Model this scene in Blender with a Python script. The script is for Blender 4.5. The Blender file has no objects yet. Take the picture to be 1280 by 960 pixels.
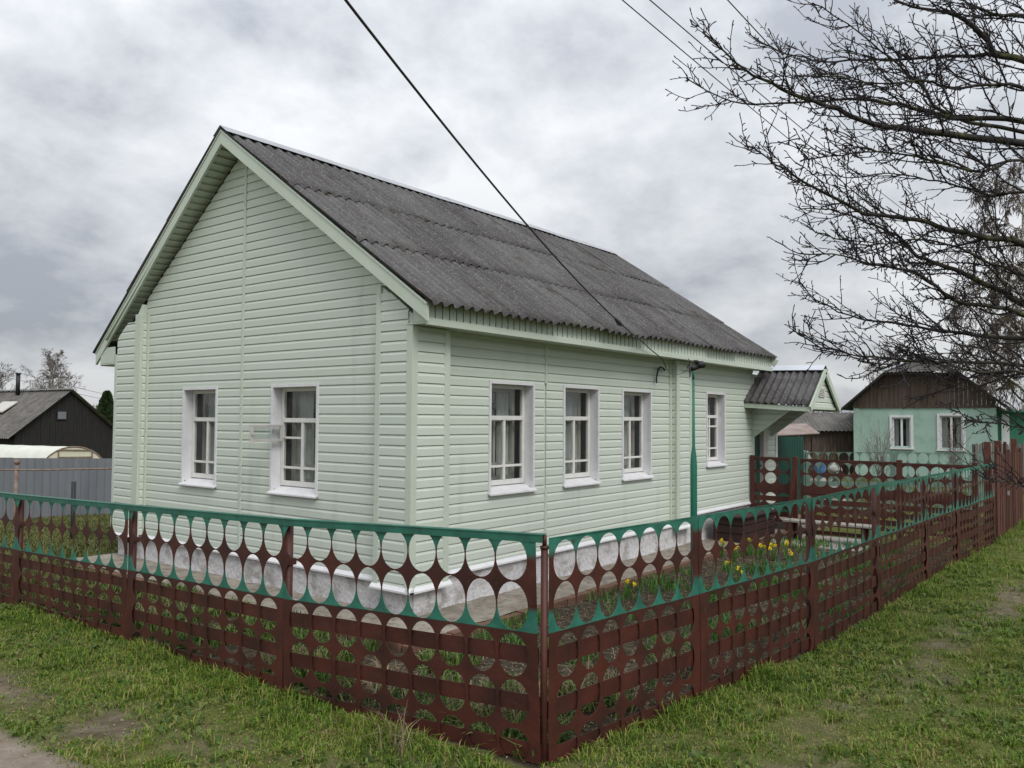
import bpy, math, random
import numpy as np
from mathutils import Vector, Matrix

# ------------------------------------------------------------------ camera, light, exposure
sc = bpy.context.scene
COL = sc.collection
R = math.radians
cd = bpy.data.cameras.new("camera")
cd.sensor_width = 36.0
cd.lens = 1024.475 / 1280 * 36
cd.clip_end = 3000
cam = bpy.data.objects.new("camera", cd)
COL.objects.link(cam)
YAW, PITCH, ROLL = 0.6605, 0.0423, 0.0062
fw = Vector((math.cos(YAW) * math.cos(PITCH), math.sin(YAW) * math.cos(PITCH), math.sin(PITCH)))
rt = Vector((math.sin(YAW), -math.cos(YAW), 0))
up = rt.cross(fw)
rt2 = rt * math.cos(ROLL) + up * math.sin(ROLL)
up2 = up * math.cos(ROLL) - rt * math.sin(ROLL)
m = Matrix((rt2, up2, -fw)).transposed().to_4x4()
m.translation = Vector((-5.1398, -5.1062, 1.75))
cam.matrix_world = m
sc.camera = cam

SUN_EL, SUN_AZ = 46.0, 246.0      # azimuth measured from +X, counter-clockwise
world = bpy.data.worlds.new("World")
sc.world = world
world.use_nodes = True
SKY_CLOUD, SKY_BLUE = 0.84, 0.06
sun = bpy.data.lights.new("sun", 'SUN')
sun.energy = 1.5
sun.angle = R(28)
sun.color = (1.0, 0.965, 0.92)
so = bpy.data.objects.new("sun", sun)
COL.objects.link(so)
sd = Vector((math.cos(R(SUN_EL)) * math.cos(R(SUN_AZ)), math.cos(R(SUN_EL)) * math.sin(R(SUN_AZ)), math.sin(R(SUN_EL))))
so.rotation_euler = (-sd).to_track_quat('-Z', 'Y').to_euler()
sc.view_settings.view_transform = 'Standard'
sc.view_settings.look = 'None'
sc.view_settings.exposure = 0.28
sc.view_settings.gamma = 1.0
sc.view_settings.use_curve_mapping = False
sc.cycles.max_bounces = 6
sc.cycles.transparent_max_bounces = 12


def build_world():
    nt = world.node_tree
    N, L = nt.nodes, nt.links
    N.clear()
    out = N.new('ShaderNodeOutputWorld')
    sky = N.new('ShaderNodeTexSky')
    sky.sky_type = 'NISHITA'
    sky.sun_disc = False
    sky.sun_elevation = R(SUN_EL)
    sky.sun_rotation = R(90 - SUN_AZ)
    bg1 = N.new('ShaderNodeBackground'); bg1.inputs[1].default_value = SKY_BLUE
    L.new(sky.outputs[0], bg1.inputs[0])
    tc = N.new('ShaderNodeTexCoord')
    sep = N.new('ShaderNodeSeparateXYZ'); L.new(tc.outputs['Generated'], sep.inputs[0])

    def M(op, a, b=None, c=None):
        n = N.new('ShaderNodeMath'); n.operation = op
        for i, v in enumerate((a, b, c)):
            if v is None: continue
            if isinstance(v, (int, float)): n.inputs[i].default_value = v
            else: L.new(v, n.inputs[i])
        return n.outputs[0]
    zc = M('MAXIMUM', sep.outputs[2], 0.0)
    den = M('ADD', zc, 0.42)
    cx = M('DIVIDE', sep.outputs[0], den); cy = M('DIVIDE', sep.outputs[1], den)
    com = N.new('ShaderNodeCombineXYZ'); L.new(cx, com.inputs[0]); L.new(cy, com.inputs[1])

    def noise(scale, detail, rough, off, dist=0.0):
        mp = N.new('ShaderNodeMapping'); L.new(com.outputs[0], mp.inputs[0])
        mp.inputs['Location'].default_value = off
        n = N.new('ShaderNodeTexNoise'); L.new(mp.outputs[0], n.inputs['Vector'])
        n.inputs['Scale'].default_value = scale; n.inputs['Detail'].default_value = detail
        n.inputs['Roughness'].default_value = rough; n.inputs['Distortion'].default_value = dist
        return n.outputs[0]
    n1 = noise(1.7, 8, .54, (3.1, 1.7, 0), .1)
    n2 = noise(6.0, 10, .60, (7.7, -2.3, 0), .15)
    n3 = noise(1.0, 3, .5, (1.3, 9.1, 0))
    s = M('ADD', M('MULTIPLY', n1, .56), M('ADD', M('MULTIPLY', n2, .26), M('MULTIPLY', n3, .24)))
    ramp = N.new('ShaderNodeValToRGB'); L.new(s, ramp.inputs[0])
    cr = ramp.color_ramp
    cr.elements[0].position = .43; cr.elements[0].color = (.44, .47, .525, 1)
    cr.elements[1].position = .605; cr.elements[1].color = (.90, .92, .94, 1)
    e = cr.elements.new(.48); e.color = (.59, .62, .665, 1)
    e = cr.elements.new(.535); e.color = (.73, .755, .79, 1)
    # an overcast sky is brighter overhead than near the horizon
    grad = M('ADD', M('MULTIPLY', zc, 1.25), .72)
    bright = M('MULTIPLY', grad, SKY_CLOUD)
    bg2 = N.new('ShaderNodeBackground'); L.new(ramp.outputs[0], bg2.inputs[0]); L.new(bright, bg2.inputs[1])
    mix = N.new('ShaderNodeMixShader'); mix.inputs[0].default_value = .93
    L.new(bg1.outputs[0], mix.inputs[1]); L.new(bg2.outputs[0], mix.inputs[2])
    L.new(mix.outputs[0], out.inputs[0])


build_world()
RNG = random.Random(7)
NP = np.random.RandomState(11)


# ------------------------------------------------------------------ helpers
class MB:
    """collects polygons, links them as one mesh object"""
    def __init__(s): s.v = []; s.f = []; s.sm = []

    def add(s, vs, fs, smooth=False):
        o = len(s.v); s.v += [tuple(p) for p in vs]
        s.f += [tuple(i + o for i in f) for f in fs]; s.sm += [smooth] * len(fs)
        return s

    def box(s, x0, x1, y0, y1, z0, z1):
        return s.hexa([(x0, y0, z0), (x1, y0, z0), (x1, y1, z0), (x0, y1, z0),
                       (x0, y0, z1), (x1, y0, z1), (x1, y1, z1), (x0, y1, z1)])

    def hexa(s, p):
        return s.add(p, [(0, 3, 2, 1), (4, 5, 6, 7), (0, 1, 5, 4), (1, 2, 6, 5), (2, 3, 7, 6), (3, 0, 4, 7)])

    def quad(s, a, b, c, d): return s.add([a, b, c, d], [(0, 1, 2, 3)])

    def prism(s, A, B, smooth=False):
        """two matching outlines joined by sides, both capped"""
        n = len(A)
        fs = [(i, (i + 1) % n, n + (i + 1) % n, n + i) for i in range(n)]
        s.add(list(A) + list(B), fs, smooth)
        return s.add(list(A) + list(B), [tuple(range(n))[::-1], tuple(range(n, 2 * n))])

    def beam(s, a, b, w, h, upv=(0, 0, 1)):
        a, b = Vector(a), Vector(b); d = (b - a).normalized(); u = Vector(upv)
        sx = d.cross(u)
        if sx.length < 1e-4: sx = d.cross(Vector((1, 0, 0)))
        sx.normalize(); u = sx.cross(d)
        P = []
        for c in (a, b):
            for i, j in ((-1, -1), (1, -1), (1, 1), (-1, 1)): P.append(c + sx * (i * w / 2) + u * (j * h / 2))
        return s.hexa(P)

    def tube(s, pts, rad, n=6, cap=True):
        pts = [Vector(p) for p in pts]
        if not hasattr(rad, '__len__'): rad = [rad] * len(pts)
        vs = []; prev = None
        for i, p in enumerate(pts):
            d = (pts[min(i + 1, len(pts) - 1)] - pts[max(i - 1, 0)])
            d = d.normalized() if d.length > 1e-9 else Vector((0, 0, 1))
            if prev is None:
                a = d.orthogonal().normalized()
            else:
                a = prev - d * prev.dot(d)
                a = a.normalized() if a.length > 1e-6 else d.orthogonal().normalized()
            prev = a; b = d.cross(a)
            for k in range(n):
                t = 2 * math.pi * k / n
                vs.append(p + (a * math.cos(t) + b * math.sin(t)) * rad[i])
        fs = []
        for i in range(len(pts) - 1):
            for k in range(n):
                k2 = (k + 1) % n
                fs.append((i * n + k, i * n + k2, (i + 1) * n + k2, (i + 1) * n + k))
        if cap:
            fs.append(tuple(range(n))[::-1]); fs.append(tuple(range((len(pts) - 1) * n, len(pts) * n)))
        return s.add(vs, fs, True)

    def lathe(s, c, prof, n=16):
        vs = []; c = Vector(c)
        for r, z in prof:
            for k in range(n):
                t = 2 * math.pi * k / n; vs.append(c + Vector((r * math.cos(t), r * math.sin(t), z)))
        fs = [(i * n + k, i * n + (k + 1) % n, (i + 1) * n + (k + 1) % n, (i + 1) * n + k)
              for i in range(len(prof) - 1) for k in range(n)]
        fs.append(tuple(range(n))[::-1]); fs.append(tuple(range((len(prof) - 1) * n, len(prof) * n)))
        return s.add(vs, fs, True)

    def build(s, name, mat, parent=None, bevel=0.0):
        me = bpy.data.meshes.new(name)
        me.from_pydata(s.v, [], s.f)
        me.polygons.foreach_set('use_smooth', s.sm)
        me.validate(); me.update()
        o = bpy.data.objects.new(name, me); COL.objects.link(o)
        if mat: me.materials.append(mat)
        if parent: o.parent = parent
        if bevel:
            b = o.modifiers.new('bevel', 'BEVEL'); b.width = bevel; b.segments = 2; b.limit_method = 'ANGLE'
        return o


def np_mesh(name, verts, faces, mat, parent=None, smooth=False, attr=None):
    """verts Nx3 array, faces list of (array Mxk)"""
    me = bpy.data.meshes.new(name)
    verts = np.asarray(verts, np.float32)
    me.vertices.add(len(verts)); me.vertices.foreach_set('co', verts.ravel())
    tot = []; idx = []
    for F in faces:
        F = np.asarray(F, np.int32)
        idx.append(F.ravel()); tot.append(np.full(len(F), F.shape[1], np.int32))
    idx = np.concatenate(idx); tot = np.concatenate(tot)
    me.loops.add(len(idx)); me.loops.foreach_set('vertex_index', idx)
    me.polygons.add(len(tot))
    st = np.concatenate([[0], np.cumsum(tot)[:-1]]).astype(np.int32)
    me.polygons.foreach_set('loop_start', st)
    try: me.polygons.foreach_set('loop_total', tot)
    except Exception: pass
    me.polygons.foreach_set('use_smooth', np.full(len(tot), smooth))
    if attr:
        for k, a in attr.items():
            at = me.attributes.new(k, 'FLOAT', 'POINT'); at.data.foreach_set('value', np.asarray(a, np.float32))
    me.update(calc_edges=True); me.validate()
    o = bpy.data.objects.new(name, me); COL.objects.link(o)
    me.materials.append(mat)
    if parent: o.parent = parent
    return o


def tag(o, label=None, cat=None, group=None, kind=None):
    if label: o['label'] = label
    if cat: o['category'] = cat
    if group: o['group'] = group
    if kind: o['kind'] = kind
    return o


def thing(name, loc, label, cat, group=None, rz=0.0):
    o = bpy.data.objects.new(name, None); COL.objects.link(o)
    o.location = loc; o.rotation_euler = (0, 0, rz); o.empty_display_size = .2
    return tag(o, label, cat, group)


def piece(name, x0, x1, y0, y1, z0, z1, mtl, parent, bevel=.003):
    return MB().box(x0, x1, y0, y1, z0, z1).build(name, mtl, parent, bevel)


def copy_tree(o, parent=None):
    c = o.copy(); COL.objects.link(c)
    if parent: c.parent = parent
    for ch in list(o.children): copy_tree(ch, c)
    return c


# ------------------------------------------------------------------ materials
def new_mat(name):
    mt = bpy.data.materials.new(name); mt.use_nodes = True
    nt = mt.node_tree
    return mt, nt.nodes, nt.links, nt.nodes['Principled BSDF']


def mat(name, c1, c2=None, scale=6.0, rough=.7, bump=0.0, bscale=None, stretch=(1, 1, 1), detail=6, lo=.35, hi=.65,
        metal=0.0, spec=.4, c3=None, s3=40.0, t3=.62, w3=.08, coord='Object'):
    mt, N, L, B = new_mat(name)
    B.inputs['Roughness'].default_value = rough
    B.inputs['Metallic'].default_value = metal
    B.inputs['Specular IOR Level'].default_value = spec
    if c2 is None:
        c2 = tuple(v * .88 for v in c1)
    tc = N.new('ShaderNodeTexCoord'); mp = N.new('ShaderNodeMapping')
    L.new(tc.outputs[coord], mp.inputs[0]); mp.inputs['Scale'].default_value = stretch
    n = N.new('ShaderNodeTexNoise'); L.new(mp.outputs[0], n.inputs['Vector'])
    n.inputs['Scale'].default_value = scale; n.inputs['Detail'].default_value = detail; n.inputs['Roughness'].default_value = .6
    rp = N.new('ShaderNodeValToRGB'); L.new(n.outputs[0], rp.inputs[0])
    rp.color_ramp.elements[0].position = lo; rp.color_ramp.elements[0].color = (*c1, 1)
    rp.color_ramp.elements[1].position = hi; rp.color_ramp.elements[1].color = (*c2, 1)
    col = rp.outputs[0]
    if c3:
        n3 = N.new('ShaderNodeTexNoise'); L.new(mp.outputs[0], n3.inputs['Vector'])
        n3.inputs['Scale'].default_value = s3; n3.inputs['Detail'].default_value = 5; n3.inputs['Roughness'].default_value = .65
        r3 = N.new('ShaderNodeMapRange'); L.new(n3.outputs[0], r3.inputs[0])
        r3.inputs[1].default_value = t3 - w3 / 2; r3.inputs[2].default_value = t3 + w3 / 2
        mx = N.new('ShaderNodeMix'); mx.data_type = 'RGBA'
        L.new(r3.outputs[0], mx.inputs[0]); L.new(col, mx.inputs[6]); mx.inputs[7].default_value = (*c3, 1)
        col = mx.outputs[2]
    L.new(col, B.inputs['Base Color'])
    if bump:
        nb = N.new('ShaderNodeTexNoise'); L.new(mp.outputs[0], nb.inputs['Vector'])
        nb.inputs['Scale'].default_value = bscale or scale * 3; nb.inputs['Detail'].default_value = 6
        bp = N.new('ShaderNodeBump'); bp.inputs['Strength'].default_value = bump; bp.inputs['Distance'].default_value = .02
        L.new(nb.outputs[0], bp.inputs['Height']); L.new(bp.outputs[0], B.inputs['Normal'])
    return mt


def island_mat(name, cols, rough=.6, trans=.0, scale=.8):
    """leaves and blades: hue by island, patches by a broad noise"""
    mt, N, L, B = new_mat(name)
    B.inputs['Roughness'].default_value = rough
    B.inputs['Specular IOR Level'].default_value = .25
    g = N.new('ShaderNodeNewGeometry')
    tc = N.new('ShaderNodeTexCoord')
    n = N.new('ShaderNodeTexNoise'); L.new(tc.outputs['Object'], n.inputs['Vector']); n.inputs['Scale'].default_value = scale
    n.inputs['Detail'].default_value = 4
    a = N.new('ShaderNodeMath'); a.operation = 'MULTIPLY_ADD'
    L.new(n.outputs[0], a.inputs[0]); a.inputs[1].default_value = 1.3; a.inputs[2].default_value = -.65
    b = N.new('ShaderNodeMath'); b.operation = 'ADD'; b.use_clamp = True
    L.new(a.outputs[0], b.inputs[0]); L.new(g.outputs['Random Per Island'], b.inputs[1])
    rp = N.new('ShaderNodeValToRGB'); L.new(b.outputs[0], rp.inputs[0])
    k = len(cols) - 1
    rp.color_ramp.elements[0].color = (*cols[0], 1); rp.color_ramp.elements[1].color = (*cols[-1], 1)
    for i in range(1, k):
        e = rp.color_ramp.elements.new(i / k); e.color = (*cols[i], 1)
    L.new(rp.outputs[0], B.inputs['Base Color'])
    if trans:
        out = [x for x in N if x.type == 'OUTPUT_MATERIAL'][0]
        t = N.new('ShaderNodeBsdfTranslucent'); L.new(rp.outputs[0], t.inputs[0])
        mx = N.new('ShaderNodeMixShader'); mx.inputs[0].default_value = trans
        L.new(B.outputs[0], mx.inputs[1]); L.new(t.outputs[0], mx.inputs[2]); L.new(mx.outputs[0], out.inputs[0])
    return mt


M = {}
def siding_material():
    """vinyl boards: each board its own faint tint, broad fading, a few weather streaks"""
    mt, N, L, B = new_mat('green_siding')
    B.inputs['Roughness'].default_value = .5; B.inputs['Specular IOR Level'].default_value = .35
    tc = N.new('ShaderNodeTexCoord'); g = N.new('ShaderNodeNewGeometry')

    def nz(scale, st, det=5):
        mp = N.new('ShaderNodeMapping'); L.new(tc.outputs['Object'], mp.inputs[0]); mp.inputs['Scale'].default_value = st
        n = N.new('ShaderNodeTexNoise'); L.new(mp.outputs[0], n.inputs['Vector']); n.inputs['Scale'].default_value = scale; n.inputs['Detail'].default_value = det
        return n.outputs[0]

    def rng(x, a, b, c, d):
        r = N.new('ShaderNodeMapRange'); L.new(x, r.inputs[0])
        for i, v in enumerate((a, b, c, d)): r.inputs[i + 1].default_value = v
        return r.outputs[0]

    def mix(f, a, b):
        x = N.new('ShaderNodeMix'); x.data_type = 'RGBA'; L.new(f, x.inputs[0])
        for i, v in ((6, a), (7, b)):
            if isinstance(v, tuple): x.inputs[i].default_value = (*v, 1)
            else: L.new(v, x.inputs[i])
        return x.outputs[2]
    c = mix(rng(g.outputs['Random Per Island'], 0, 1, 0, 1), (.535, .597, .520), (.575, .632, .556))
    c = mix(rng(nz(.9, (1, 1, 1)), .38, .66, 0, .55), c, (.56, .60, .53))
    c = mix(rng(nz(5, (1, 1, .10), 6), .58, .76, 0, .5), c, (.44, .475, .41))
    c = mix(rng(nz(26, (1, 1, 1), 5), .66, .78, 0, .35), c, (.40, .42, .36))
    L.new(c, B.inputs['Base Color'])
    bp = N.new('ShaderNodeBump'); bp.inputs['Strength'].default_value = .10; bp.inputs['Distance'].default_value = .01
    L.new(nz(3.2, (1, 1, 4)), bp.inputs['Height']); L.new(bp.outputs[0], B.inputs['Normal'])
    return mt


M['siding'] = siding_material()
M['trim'] = mat('green_trim', (.53, .595, .505), (.49, .555, .47), scale=2.0, rough=.45, c3=(.44, .50, .39), s3=5, t3=.68, w3=.15)
M['white'] = mat('white_trim', (.71, .71, .73), (.65, .65, .67), scale=3, rough=.45, c3=(.55, .55, .56), s3=7, t3=.63, w3=.2)
M['wood_white'] = mat('white_paint', (.74, .73, .70), (.66, .65, .62), scale=8, rough=.5, c3=(.5, .47, .42), s3=30, t3=.72, w3=.08)
M['wood_grey'] = mat('dimmed_paint', (.52, .50, .47), (.45, .43, .40), scale=8, rough=.55)  # dimmer than the white sash: shade behind the glass put into the colour
M['found'] = mat('foundation_plaster', (.62, .61, .62), (.50, .49, .50), scale=22, rough=.9, bump=.7, bscale=30, c3=(.36, .345, .33), s3=5, t3=.56, w3=.12)
M['concrete'] = mat('apron_concrete', (.30, .27, .225), (.19, .165, .135), scale=3.5, rough=.95, bump=.6, bscale=25, c3=(.14, .12, .10), s3=14, t3=.58, w3=.12)
M['brick'] = mat('brick_edging', (.15, .078, .05), (.11, .062, .042), scale=7, rough=.9, bump=.4)
M['ridge'] = mat('galvanised_metal', (.40, .41, .43), (.33, .34, .36), scale=3, rough=.5, metal=.15)
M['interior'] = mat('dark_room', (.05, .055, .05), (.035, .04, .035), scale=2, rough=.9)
M['curtain'] = island_mat('curtain_cloth', [(.66, .68, .67), (.82, .83, .81)], rough=.9, trans=.3, scale=9)
M['lace'] = mat('lace_cloth', (.36, .42, .44), (.10, .12, .12), scale=38, rough=.9, lo=.45, hi=.55)
M['door'] = mat('green_door', (.008, .062, .042), (.007, .05, .034), scale=4, rough=.55)
M['gate_green'] = mat('green_sheet', (.007, .058, .042), (.006, .046, .034), scale=3, rough=.5)
M['pale'] = mat('pale_plaster', (.55, .53, .49), (.48, .46, .42), scale=5, rough=.8)
M['brown'] = mat('brown_paint', (.085, .024, .016), (.06, .018, .013), scale=5, rough=.55, c3=(.03, .012, .009), s3=12, t3=.64, w3=.12)
M['brown_wood'] = mat('brown_boards', (.13, .045, .03), (.085, .03, .02), scale=4, rough=.75, bump=.3, stretch=(6, 6, 1))
M['black'] = mat('black_plastic', (.014, .014, .018), (.02, .02, .024), scale=9, rough=.5)
M['wire'] = mat('black_cable', (.02, .02, .02), (.03, .03, .03), scale=9, rough=.6)
M['pole'] = mat('green_enamel', (.022, .165, .11), (.020, .135, .09), scale=5, rough=.45, c3=(.05, .09, .05), s3=20, t3=.7, w3=.1)
M['bark'] = mat('fruit_bark', (.040, .036, .028), (.022, .019, .018), scale=14, rough=.95, bump=.4, bscale=50, c3=(.09, .095, .03), s3=9, t3=.60, w3=.1)
M['twig'] = mat('dark_twig', (.026, .020, .026), (.018, .014, .015), scale=12, rough=.85)
M['old_wood'] = mat('tarred_boards', (.010, .0095, .010), (.021, .019, .019), scale=3, rough=.85, stretch=(5, 5, .6), c3=(.04, .037, .034), s3=8, t3=.66, w3=.1)
M['brown_old'] = mat('weathered_boards', (.055, .035, .026), (.10, .075, .06), scale=3, rough=.9, stretch=(5, 5, .5), bump=.3)
M['old_roof'] = mat('old_slate', (.15, .14, .13), (.085, .08, .075), scale=2.5, rough=.95, bump=.5, c3=(.24, .23, .21), s3=12, t3=.64, w3=.1)
M['mint'] = mat('mint_wall', (.36, .49, .43), (.31, .44, .385), scale=1.6, rough=.85, bump=.2, c3=(.24, .39, .32), s3=3, t3=.6, w3=.2)
M['mint_dark'] = mat('green_annex', (.05, .21, .13), (.04, .17, .11), scale=2, rough=.8)
M['glass_far'] = mat('far_glass', (.03, .035, .035), (.06, .065, .06), scale=3, rough=.12, spec=.6)
M['film'] = mat('greenhouse_film', (.66, .67, .60), (.56, .57, .50), scale=2, rough=.35)
M['film_end'] = mat('greenhouse_end_film', (.60, .58, .46), (.54, .52, .40), scale=2, rough=.4)
M['grey_sheet'] = mat('grey_sheet', (.20, .21, .235), (.155, .165, .185), scale=1.5, rough=.45, metal=.2, stretch=(1, 1, .3))
M['rust'] = mat('rusty_pipe', (.17, .10, .075), (.26, .21, .18), scale=9, rough=.9)
M['grey_wood'] = mat('grey_pickets', (.16, .15, .14), (.10, .095, .09), scale=6, rough=.95, stretch=(4, 4, .6))
M['birch'] = mat('birch_bark', (.62, .60, .56), (.10, .09, .08), scale=7, rough=.9, stretch=(.6, .6, 3), lo=.5, hi=.66)
M['birch_twig'] = mat('birch_twigs', (.085, .066, .055), (.13, .10, .075), scale=1.2, rough=.9)
M['far_twig'] = mat('far_twigs', (.15, .13, .12), (.21, .185, .17), scale=1, rough=.9)
M['willow_twig'] = mat('olive_twigs', (.17, .14, .07), (.12, .10, .06), scale=1, rough=.9)
M['thuja'] = island_mat('thuja_leaf', [(.012, .028, .010), (.03, .055, .018), (.05, .075, .025)], rough=.8)
M['tin'] = mat('rusty_tin', (.20, .135, .11), (.29, .25, .23), scale=3, rough=.8)
M['rubble'] = mat('white_rubble', (.40, .39, .36), (.24, .23, .21), scale=8, rough=.9)
M['blue'] = mat('blue_plastic', (.12, .25, .45), (.10, .21, .40), scale=6, rough=.5)
M['planks'] = island_mat('gate_planks', [(.050, .020, .014), (.085, .032, .022), (.12, .05, .035)], rough=.8, scale=5)
M['bench_wood'] = mat('grey_bench_wood', (.33, .31, .28), (.24, .22, .20), scale=6, rough=.9)
M['ridge_new'] = mat('new_galvanised_metal', (.60, .62, .66), (.52, .54, .58), scale=3, rough=.4, metal=.35)
M['chest'] = mat('dark_brown_planks', (.040, .017, .013), (.026, .013, .011), scale=4, rough=.7)
M['yellow'] = mat('daffodil_yellow', (.80, .62, .02), (.72, .50, .015), scale=20, rough=.6)
M['leaf'] = island_mat('bulb_leaf', [(.035, .105, .020), (.07, .17, .030), (.11, .22, .045)], rough=.5, trans=.25)
M['grass'] = island_mat('grass_blade', [(.036, .082, .008), (.080, .160, .014), (.140, .238, .024), (.225, .28, .05), (.30, .25, .095)], rough=.6, trans=.25, scale=1.6)
M['weeds'] = island_mat('weed_leaf', [(.035, .068, .014), (.07, .125, .024), (.125, .185, .04), (.19, .21, .07)], rough=.55, trans=.25, scale=1.5)
M['yard'] = island_mat('yard_grass_blade', [(.045, .06, .014), (.085, .105, .025), (.14, .15, .045), (.20, .18, .075)], rough=.6, trans=.25, scale=.9)
M['dry'] = island_mat('dry_stalk', [(.11, .08, .045), (.22, .17, .10), (.34, .28, .18)], rough=.8, scale=2)


def roof_material():
    mt, N, L, B = new_mat('corrugated_asbestos')
    B.inputs['Roughness'].default_value = .95; B.inputs['Specular IOR Level'].default_value = .15
    tc = N.new('ShaderNodeTexCoord')

    def nz(scale, st, det=6):
        mp = N.new('ShaderNodeMapping'); L.new(tc.outputs['Object'], mp.inputs[0]); mp.inputs['Scale'].default_value = st
        n = N.new('ShaderNodeTexNoise'); L.new(mp.outputs[0], n.inputs['Vector']); n.inputs['Scale'].default_value = scale
        n.inputs['Detail'].default_value = det; n.inputs['Roughness'].default_value = .65
        return n.outputs[0]

    def ramp(x, els):
        r = N.new('ShaderNodeValToRGB'); L.new(x, r.inputs[0])
        r.color_ramp.elements[0].position = els[0][0]; r.color_ramp.elements[0].color = (*els[0][1], 1)
        r.color_ramp.elements[1].position = els[-1][0]; r.color_ramp.elements[1].color = (*els[-1][1], 1)
        for p, c in els[1:-1]:
            e = r.color_ramp.elements.new(p); e.color = (*c, 1)
        return r.outputs[0]

    def mix(f, a, b):
        x = N.new('ShaderNodeMix'); x.data_type = 'RGBA'
        L.new(f, x.inputs[0])
        for i, v in ((6, a), (7, b)):
            if isinstance(v, tuple): x.inputs[i].default_value = (*v, 1)
            else: L.new(v, x.inputs[i])
        return x.outputs[2]
    base = ramp(nz(1.1, (1, 1, 1), 5), [(.35, (.078, .076, .078)), (.5, (.104, .101, .103)), (.66, (.138, .135, .137))])
    streak = ramp(nz(9, (1, .12, .12), 5), [(.40, (0, 0, 0)), (.62, (1, 1, 1))])
    c = mix(streak, base, (.062, .057, .057))
    gm = N.new('ShaderNodeNewGeometry'); rr = N.new('ShaderNodeMapRange'); L.new(gm.outputs['Random Per Island'], rr.inputs[0]); rr.inputs[3].default_value = 0; rr.inputs[4].default_value = .32
    c = mix(rr.outputs[0], c, (.152, .149, .148))
    sp = ramp(nz(75, (1, .5, .5), 4), [(.55, (0, 0, 0)), (.72, (1, 1, 1))])
    c = mix(sp, c, (.25, .245, .235))
    lich = ramp(nz(26, (1, .6, .6), 4), [(.67, (0, 0, 0)), (.73, (1, 1, 1))])
    c = mix(lich, c, (.26, .17, .11))
    mo = ramp(nz(2.2, (1, 1, 1), 6), [(.57, (0, 0, 0)), (.68, (1, 1, 1))])
    c = mix(mo, c, (.058, .055, .044))
    L.new(c, B.inputs['Base Color'])
    bp = N.new('ShaderNodeBump'); bp.inputs['Strength'].default_value = .35; bp.inputs['Distance'].default_value = .01
    L.new(nz(60, (1, 1, 1), 5), bp.inputs['Height']); L.new(bp.outputs[0], B.inputs['Normal'])
    return mt


M['roof'] = roof_material()


def glass_material():
    mt, N, L, B = new_mat('window_glass')
    N.remove(B)
    out = [x for x in N if x.type == 'OUTPUT_MATERIAL'][0]
    t = N.new('ShaderNodeBsdfTransparent'); t.inputs[0].default_value = (.80, .83, .82, 1)
    g = N.new('ShaderNodeBsdfGlossy'); g.inputs['Roughness'].default_value = .02
    lw = N.new('ShaderNodeLayerWeight'); lw.inputs[0].default_value = .5
    pw = N.new('ShaderNodeMath'); pw.operation = 'POWER'; L.new(lw.outputs['Facing'], pw.inputs[0]); pw.inputs[1].default_value = 4.0
    ma = N.new('ShaderNodeMath'); ma.operation = 'MULTIPLY_ADD'; L.new(pw.outputs[0], ma.inputs[0]); ma.inputs[1].default_value = .85; ma.inputs[2].default_value = .055
    mx = N.new('ShaderNodeMixShader')
    L.new(ma.outputs[0], mx.inputs[0]); L.new(t.outputs[0], mx.inputs[1]); L.new(g.outputs[0], mx.inputs[2])
    L.new(mx.outputs[0], out.inputs[0])
    return mt


M['glass'] = glass_material()


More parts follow.
